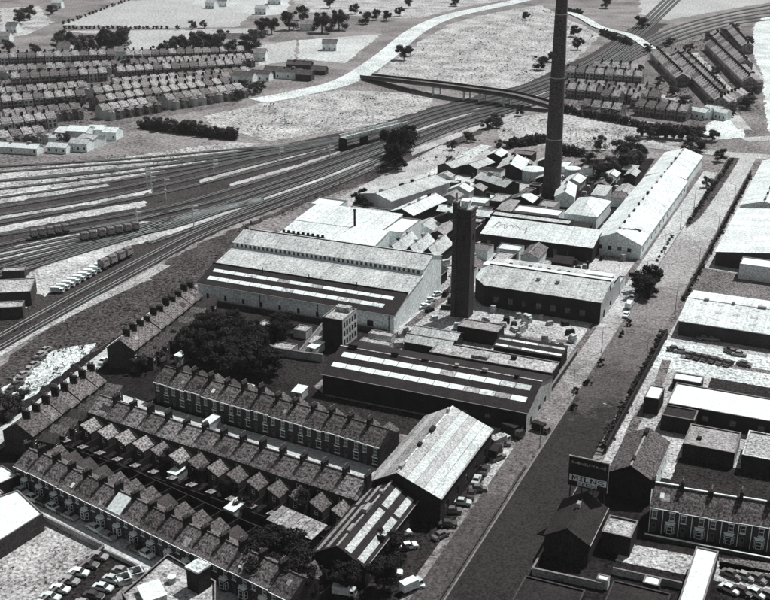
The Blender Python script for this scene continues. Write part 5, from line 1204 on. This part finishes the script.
# ------------------------------------------------------------------ vehicles
def carmesh():
    mb = MB(); L, w = 4.0, .8
    prof = [(-2.0, .35), (-2.0, .75), (-1.85, .86), (-.95, .93), (1.05, .93), (1.9, .84), (2.0, .7), (2.0, .35)]
    def ring(x, z): return [(x, -w, z), (x, w, z)]
    n = len(prof)
    for s in (-1, 1):
        pts = [(x, s * (w if z < .8 else w - .05), z) for x, z in prof]; mb.poly(pts if s > 0 else pts[::-1], 0)
    for i in range(n):
        (x0, z0), (x1, z1) = prof[i], prof[(i + 1) % n]; a = w if z0 < .8 else w - .05; b = w if z1 < .8 else w - .05
        mb.poly([(x0, -a, z0), (x0, a, z0), (x1, b, z1), (x1, -b, z1)], 0)
    rf = [(-.85, -.58, 1.42), (.45, -.58, 1.42), (.45, .58, 1.42), (-.85, .58, 1.42)]; mb.slab(rf, .06, 0)
    for x, y in ((-.85, -.58), (.45, -.58), (.45, .54), (-.85, .54)): mb.tube((x * 1.0, y, 1.38), (x - .35 if x < 0 else x + .5, y * 1.24, .93), .035, .035, 4, 0)
    body = mb.mesh('body', ['car0'])
    g = MB(); bt = [(-1.25, -.72, .93), (.98, -.72, .93), (.98, .72, .93), (-1.25, .72, .93)]; tp = [(-.84, -.57, 1.38), (.44, -.57, 1.38), (.44, .57, 1.38), (-.84, .57, 1.38)]
    for i in range(4):
        j = (i + 1) % 4; g.poly([bt[i], bt[j], tp[j], tp[i]])
    glass = g.mesh('window_glass', 'glass')
    wv = MB(); q = len(wv.v); wv.tube((0, -.1, 0), (0, .1, 0), .31, .31, 12); wv.tube((0, -.108, 0), (0, .108, 0), .15, .15, 8, 1); wheel = wv.mesh('wheel', ['tyre', 'rail'])
    b = MB(); b.box(-.04, .04, -.7, .7, .42, .55); bump = b.mesh('bumper', 'rail')
    lm = MB(); lm.tube((1.98, 0, 0), (2.03, 0, 0), .11, .11, 8); lamp = lm.mesh('headlight', 'paint')
    return body, glass, wheel, bump, lamp
CAR = carmesh()
def car(p, rz, label, group=None, paint=None, z=.13):
    t = thing('parked_car', label, 'car', (p.x, p.y, z), rz, group)
    b = link('body', CAR[0], t); remat(b, paint or random.choice(('car0', 'car1', 'car2', 'car3', 'car4', 'car5', 'car0'))); link('window_glass', CAR[1], t); link('bumper', CAR[3], t, (-2.045, 0, 0)); link('bumper', CAR[3], t, (2.045, 0, 0))
    for x in (-1.25, 1.25):
        for y in (-.72, .72): link('wheel', CAR[2], t, (x, y, .31))
    for y in (-.58, .58): link('headlight', CAR[4], t, (0, y, .66))
def van_meshes():
    b = MB(); b.box(-2.9, 1.1, -1.05, 1.05, .75, 2.75); box = b.mesh('cargo_box', 'paint')
    c = MB(); pr = [(1.15, .5), (2.75, .5), (2.8, 1.2), (2.45, 2.1), (1.15, 2.1)]
    for s in (-1, 1):
        q = [(x, s * .98, z) for x, z in pr]; c.poly(q if s < 0 else q[::-1])
    for i in range(5):
        (x0, z0), (x1, z1) = pr[i], pr[(i + 1) % 5]; c.poly([(x0, -.98, z0), (x0, .98, z0), (x1, .98, z1), (x1, -.98, z1)][::-1])
    cab = c.mesh('cab', 'car1')
    g = MB(); g.poly([(2.80, -.85, 1.25), (2.80, .85, 1.25), (2.49, .85, 2.03), (2.49, -.85, 2.03)]); g.box(1.5, 2.3, -.995, -.981, 1.3, 1.95); g.box(1.5, 2.3, .981, .995, 1.3, 1.95); gl_ = g.mesh('cab_glass', 'glass')
    ch = MB(); ch.box(-2.8, 1.14, -.45, .45, .5, .745); chm = ch.mesh('chassis', 'tyre')
    wv = MB(); wv.tube((0, -.14, 0), (0, .14, 0), .42, .42, 12); wm = wv.mesh('wheel', 'tyre'); return box, cab, gl_, chm, wm
VAN = van_meshes()
def lorry(p, rz, label, group=None, sc=1.0, boxm='paint', cabm='car1', name='box_lorry'):
    t = thing(name, label, 'lorry', (p.x, p.y, .13), rz, group); t.scale = (sc, sc, sc)
    remat(link('cargo_box', VAN[0], t), boxm); remat(link('cab', VAN[1], t), cabm); link('cab_glass', VAN[2], t); link('chassis', VAN[3], t)
    for x in (-1.9, 1.95):
        for y in (-.88, .88): link('wheel', VAN[4], t, (x, y, .42))
def along(a, b): A, B = W(*a), W(*b); return math.atan2(B.y - A.y, B.x - A.x)
# street before the bay-windowed row
r0 = along((10, 484), (190, 574))
for x, y in ((32, 497), (42, 501), (53, 506), (63, 511), (70, 515), (95, 527), (108, 535), (136, 548), (146, 553), (22, 490), (172, 566)):
    car(W(x, y + 3.5), r0 + R(random.uniform(-3, 3)), 'parked car at the kerb of the bay-windowed terrace', 'cars parked before the bay-windowed row', z=.12)
r1 = along((104, 549), (44, 604))
for i in range(7):
    p = W(98 - i * 9.5, 559 + i * 8.2); car(p, r1 + R(96 + random.uniform(-5, 5)), 'car parked nose-in along the rubble wall of the sunken car park', 'cars along the rubble wall', z=.11)
for i in range(5):
    p = W(122 - i * 9.5, 574 + i * 8.2); car(p, r1 + R(92 + random.uniform(-5, 5)), 'car parked nose-in on the pens side of the sunken car park', 'cars on the pens side', z=.11)
for i in range(5):
    for j in range(2):
        p = W(731 + i * 13 - j * 2, 577 + i * 2 + j * 15); car(p, R(-20 + random.uniform(-6, 6)), 'car in the small full car park beside the white strip roof', 'cars in the small car park', paint=random.choice(('car0', 'car5', 'car3', 'car2', 'car4')), z=.11)
# forecourt of the ribbed warehouse
for i, (x, y) in enumerate(((497, 462), (488, 471), (480, 480), (474, 489), (468, 498), (461, 507), (455, 516), (448, 525), (441, 538), (484, 460), (476, 470), (500, 448))):
    car(W(x + random.uniform(-4, 4), y + random.uniform(-3, 3)), R(random.choice((88, 70, 60, 100, 20)) + random.uniform(-8, 8)), 'car on the dark forecourt beside the ribbed warehouse', 'cars beside the ribbed warehouse', random.choice(('car3', 'car4', 'car2', 'car3', 'car1')), z=.13)
for x, y in ((408, 549), (402, 536), (414, 588), (392, 575)):
    car(W(x, y), R(random.uniform(0, 60)), 'pale car on the dark forecourt beside the tarred shed', 'cars beside the tarred shed', 'car0')
lorry(W(337, 566), R(-20), 'white box lorry before the tarred shed, the larger of the pair', sc=1.15)
lorry(W(321, 575), R(-20), 'white box lorry parked beyond its larger twin', sc=1.0)
lorry(W(366, 576), R(70), 'white van standing alone before the tarred shed door', sc=.85, name='delivery_van')
lorry(W(345, 596), R(10), 'white van at the dark yard entrance', sc=.8, name='delivery_van')
lorry(W(412, 590), R(60), 'white van beside the low dark roadside wall', sc=.85, name='delivery_van')
lorry(W(500, 446), R(66), 'pale lorry beyond the ribbed warehouse', sc=1.0, boxm='concrete')
lorry(W(513, 436), R(-20), 'dark tipper lorry by the corner of the skylit range', sc=1.0, boxm='tar', cabm='car4')
lorry(W(496, 456), R(90), 'dark covered lorry beside the pale lorry', sc=.95, boxm='board', cabm='car3')
lorry(W(541, 432), R(-15), 'small dark lorry nosing onto the pavement by the skylit range', sc=.8, boxm='tar', cabm='car3')
for x, y in ((430, 302), (437, 296), (424, 308)):
    car(W(x, y), R(60), 'car parked in the gap between the hall and tower', 'cars between hall and tower', 'car0', .11)
lorry(W(629, 308), R(88), 'small white lorry parked by the kerb trees', sc=.8)
for x, y in ((632, 300), (626, 317)): car(W(x, y), R(90), 'car parked on the pavement by the kerb trees', 'cars by the kerb trees', 'car0', .28)
for x, y in ((137, 333), (149, 321), (104, 363), (92, 372), (68, 390), (48, 404), (80, 381)):
    car(W(x, y), along((60, 392), (166, 307)), 'car parked along the railway street', 'cars on the railway street', random.choice(('car0', 'car5', 'car1')), .14)
rv = along((58, 295), (118, 262))
for i in range(12):
    p = W(58 + i * 5.4, 293 - i * 2.95); lorry(p, rv - R(75), 'small white van in the slanting row beside the railway', 'vans in the railway yard row', .72, 'paint', 'car0', 'railway_van')
for i in range(9):
    p = W(12 + i * 4 + (i % 3), 392 - i * 5); car(p, R(100 + random.uniform(-30, 30)), 'car at the edge of the pale vehicle yard', 'cars in the vehicle yard', random.choice(('car3', 'car4', 'car2')), .13)
for i in range(6):
    car(W(691 + i * 7.5, 357 + i * 1.7), R(70), 'dark car in the row on the pale works forecourt', 'cars on the pale forecourt', random.choice(('car4', 'car3')), .13)
for x, y in ((674, 351), (681, 353), (704, 340), (712, 341), (733, 354), (739, 356), (731, 352), (744, 366)):
    car(W(x, y), R(random.uniform(-20, 20)), 'dark car left loose on the pale works forecourt', 'loose cars on the pale forecourt', random.choice(('car4', 'car3', 'car2')), .13)
# coaches and wagons in the sidings
def wagon(p, rz, label, group, L=9.0, m='felt', h=2.2):
    t = thing('goods_wagon', label, 'wagon', (p.x, p.y, .55), rz, group); mb = MB(); mb.box(-L / 2, L / 2, -1.25, 1.25, .9, .9 + h); part('body', mb, m, t)
    mb = MB(); mb.slab([(-L / 2 - .1, -1.35, .92 + h), (L / 2 + .1, -1.35, .92 + h), (L / 2 + .1, 0, 1.25 + h), (-L / 2 - .1, 0, 1.25 + h)], .06); mb.slab([(-L / 2 - .1, 0, 1.25 + h), (L / 2 + .1, 0, 1.25 + h), (L / 2 + .1, 1.35, .92 + h), (-L / 2 - .1, 1.35, .92 + h)], .06); part('roof', mb, 'slate', t)
    mb = MB(); mb.box(-L / 2 - .3, L / 2 + .3, -1.0, 1.0, .55, .88); part('underframe', mb, 'tyre', t)
    for x in (-L * .3, L * .3):
        for y in (-.72, .72):
            mb = MB(); mb.tube((x, y - .06, .42), (x, y + .06, .42), .42, .42, 10); part('wheel', mb, 'tyre', t)
for (ax, ay), (bx, by), n in (((80, 243), (140, 231), 7), ((30, 240), (70, 233), 5), ((100, 272), (132, 256), 4)):
    A, B = W(ax, ay), W(bx, by); rz = math.atan2(B.y - A.y, B.x - A.x)
    for i in range(n): wagon(A.lerp(B, (i + .5) / n), rz, 'grey covered goods wagon standing in the sidings', 'goods wagons in the sidings', (B - A).length / n - 1.2)
# goods depot roofs at the edge of the railway yard
for i, (x, y, w, d, h) in enumerate([(8, 300, 16, 12, 4.5), (4, 316, 12, 5, 3.5), (15, 278, 7, 4, 3)]):
    c = W(x, y); t = flat('goods_depot', ('broad pale-roofed goods depot beside the railway yard', 'narrow pale roof below the goods depot', 'small pale depot hut near the slanting vans')[i], -w / 2, w / 2, -d / 2, d / 2, h, 'brick', 'concrete', .15); t.location = (c.x, c.y, 0); t.rotation_euler.z = R(32)

# ------------------------------------------------------------------ roadside posts, bushes, lamp posts
def lamp(p, rz, label, group):
    t = thing('street_lamp', label, 'street lamp', (p[0], p[1], .15), rz, group); mb = MB(); mb.cyl(0, 0, 0, 1.2, .16, .13, 8); mb.cyl(0, 0, 1.2, 7.6, .1, .06, 8); part('post', mb, 'metal', t)
    mb = MB(); mb.tube((0, 0, 7.5), (1.5, 0, 7.9), .05, .04, 6); part('arm', mb, 'metal', t); mb = MB(); mb.box(1.4, 2.1, -.14, .14, 7.82, 7.98); part('lamp_head', mb, 'render', t)
for i in range(9): lamp((-.6, 62 + i * 30), 0, 'tall street lamp leaning over the kerb of the main road', 'street lamps on the main road')
for i in range(6): lamp((12.8, 75 + i * 42), math.pi, 'street lamp on the works side of the main road', 'street lamps on the works side')
bushm = [crown_mesh('bush', 77 + i, 2.0, 1.1, 5, 260, .22, 'leaf2', .02) for i in range(3)]
for px in ((622, 337), (601, 366), (588, 385), (575, 393), (574, 409), (629, 326)):
    p = W(*px); tag(link('kerb_bush', random.choice(bushm), None, (p.x, p.y, .15), random.uniform(0, 6)), 'small dark clipped bush at the kerb of the main road', 'bush', 'bushes at the main road kerb')
hedge = crown_mesh('hedge', 5, 2.4, 1.5, 8, 420, .28, 'leaf', .02)
def hedgerow(a, b, n, label, group, world=False, s=1.0, m=None):
    A, B = (Vector((*a, 0)), Vector((*b, 0))) if world else (W(*a), W(*b))
    for i in range(n):
        p = A.lerp(B, (i + random.uniform(.3, .7)) / n); o = tag(link('hedge_bush', hedge, None, (p.x + random.uniform(-.3, .3), p.y, .08), random.uniform(0, 6), (s * random.uniform(.7, 1.2), s * random.uniform(.7, 1.2), s * random.uniform(.6, 1.1))), label, 'bush', group)
hedgerow((12.9, 68), (12.9, 142), 34, 'dark hedge bush along the works side kerb of the main road', 'hedge along the works side kerb', True, .85)
hedgerow((13.4, 170), (13.4, 330), 40, 'thin hedge bush on the far works side verge of the main road', 'hedge on the far works verge', True, .7)
hedgerow((-1.6, 158), (-1.6, 235), 16, 'ragged bush at the pavement edge beyond the kerb trees', 'ragged bushes beyond the kerb trees', True, .5)
hedgerow((.6, 250), (2.6, 355), 26, 'rank bush on the overgrown strip at the far end of the main road', 'bushes on the overgrown strip', True, .8)
hedgerow((62, 29), (168, 29), 24, 'small bush in the hedge between the two far fields', 'hedge between the far fields', False, 1.1)
hedgerow((62, 25), (130, 0), 18, 'small bush in the hedge round the upper far field', 'hedge round the upper field', False, 1.1)
hedgerow((562, 112), (640, 127), 24, 'dark bush in the belt below the far street', 'bush belt below the far street', False, 1.6)
hedgerow((640, 128), (700, 136), 18, 'dark bush in the belt below the far street', 'bush belt below the far street', False, 1.6)
hedgerow((676, 62), (715, 100), 24, 'dark bush on the slanting belt between the far houses', 'slanting bush belt', False, 1.6)
hedgerow((568, 12), (582, 14), 8, 'dark bush beside the far curved road', 'bushes by the far curved road', False, 1.5)
hedgerow((600, 34), (632, 46), 16, 'dark bush on the bank below the far curved road', 'bushes below the far curved road', False, 1.8)
hedgerow((140, 128), (236, 140), 40, 'dark bush on the bank before the far terraces', 'bushes on the bank before the far terraces', False, 1.7)
hedgerow((508, 148), (546, 142), 16, 'dark bush in the thicket at the chimney base', 'thicket at the chimney base', False, 1.8)
hedgerow((560, 154), (584, 156), 10, 'dark bush in the thicket right of the chimney', 'thicket by the chimney', False, 1.8)
hedgerow((166, 303), (192, 300), 10, 'bush at the end of the railway street', 'bushes at the railway street end', False, 1.0)

# ------------------------------------------------------------------ the air
hz = bpy.data.materials.new('haze'); hz.use_nodes = True; n = hz.node_tree.nodes; n.clear()
pv = n.new('ShaderNodeVolumePrincipled'); pv.inputs['Density'].default_value = HAZE; pv.inputs['Color'].default_value = (.93, .95, .95, 1); pv.inputs['Anisotropy'].default_value = .0
ot = n.new('ShaderNodeOutputMaterial'); hz.node_tree.links.new(pv.outputs[0], ot.inputs['Volume'])
mb = MB(); mb.box(-1510, 1510, -510, 2610, -1, 136); M['haze'] = hz
struct(part('haze', mb, 'haze', None), 'stuff')
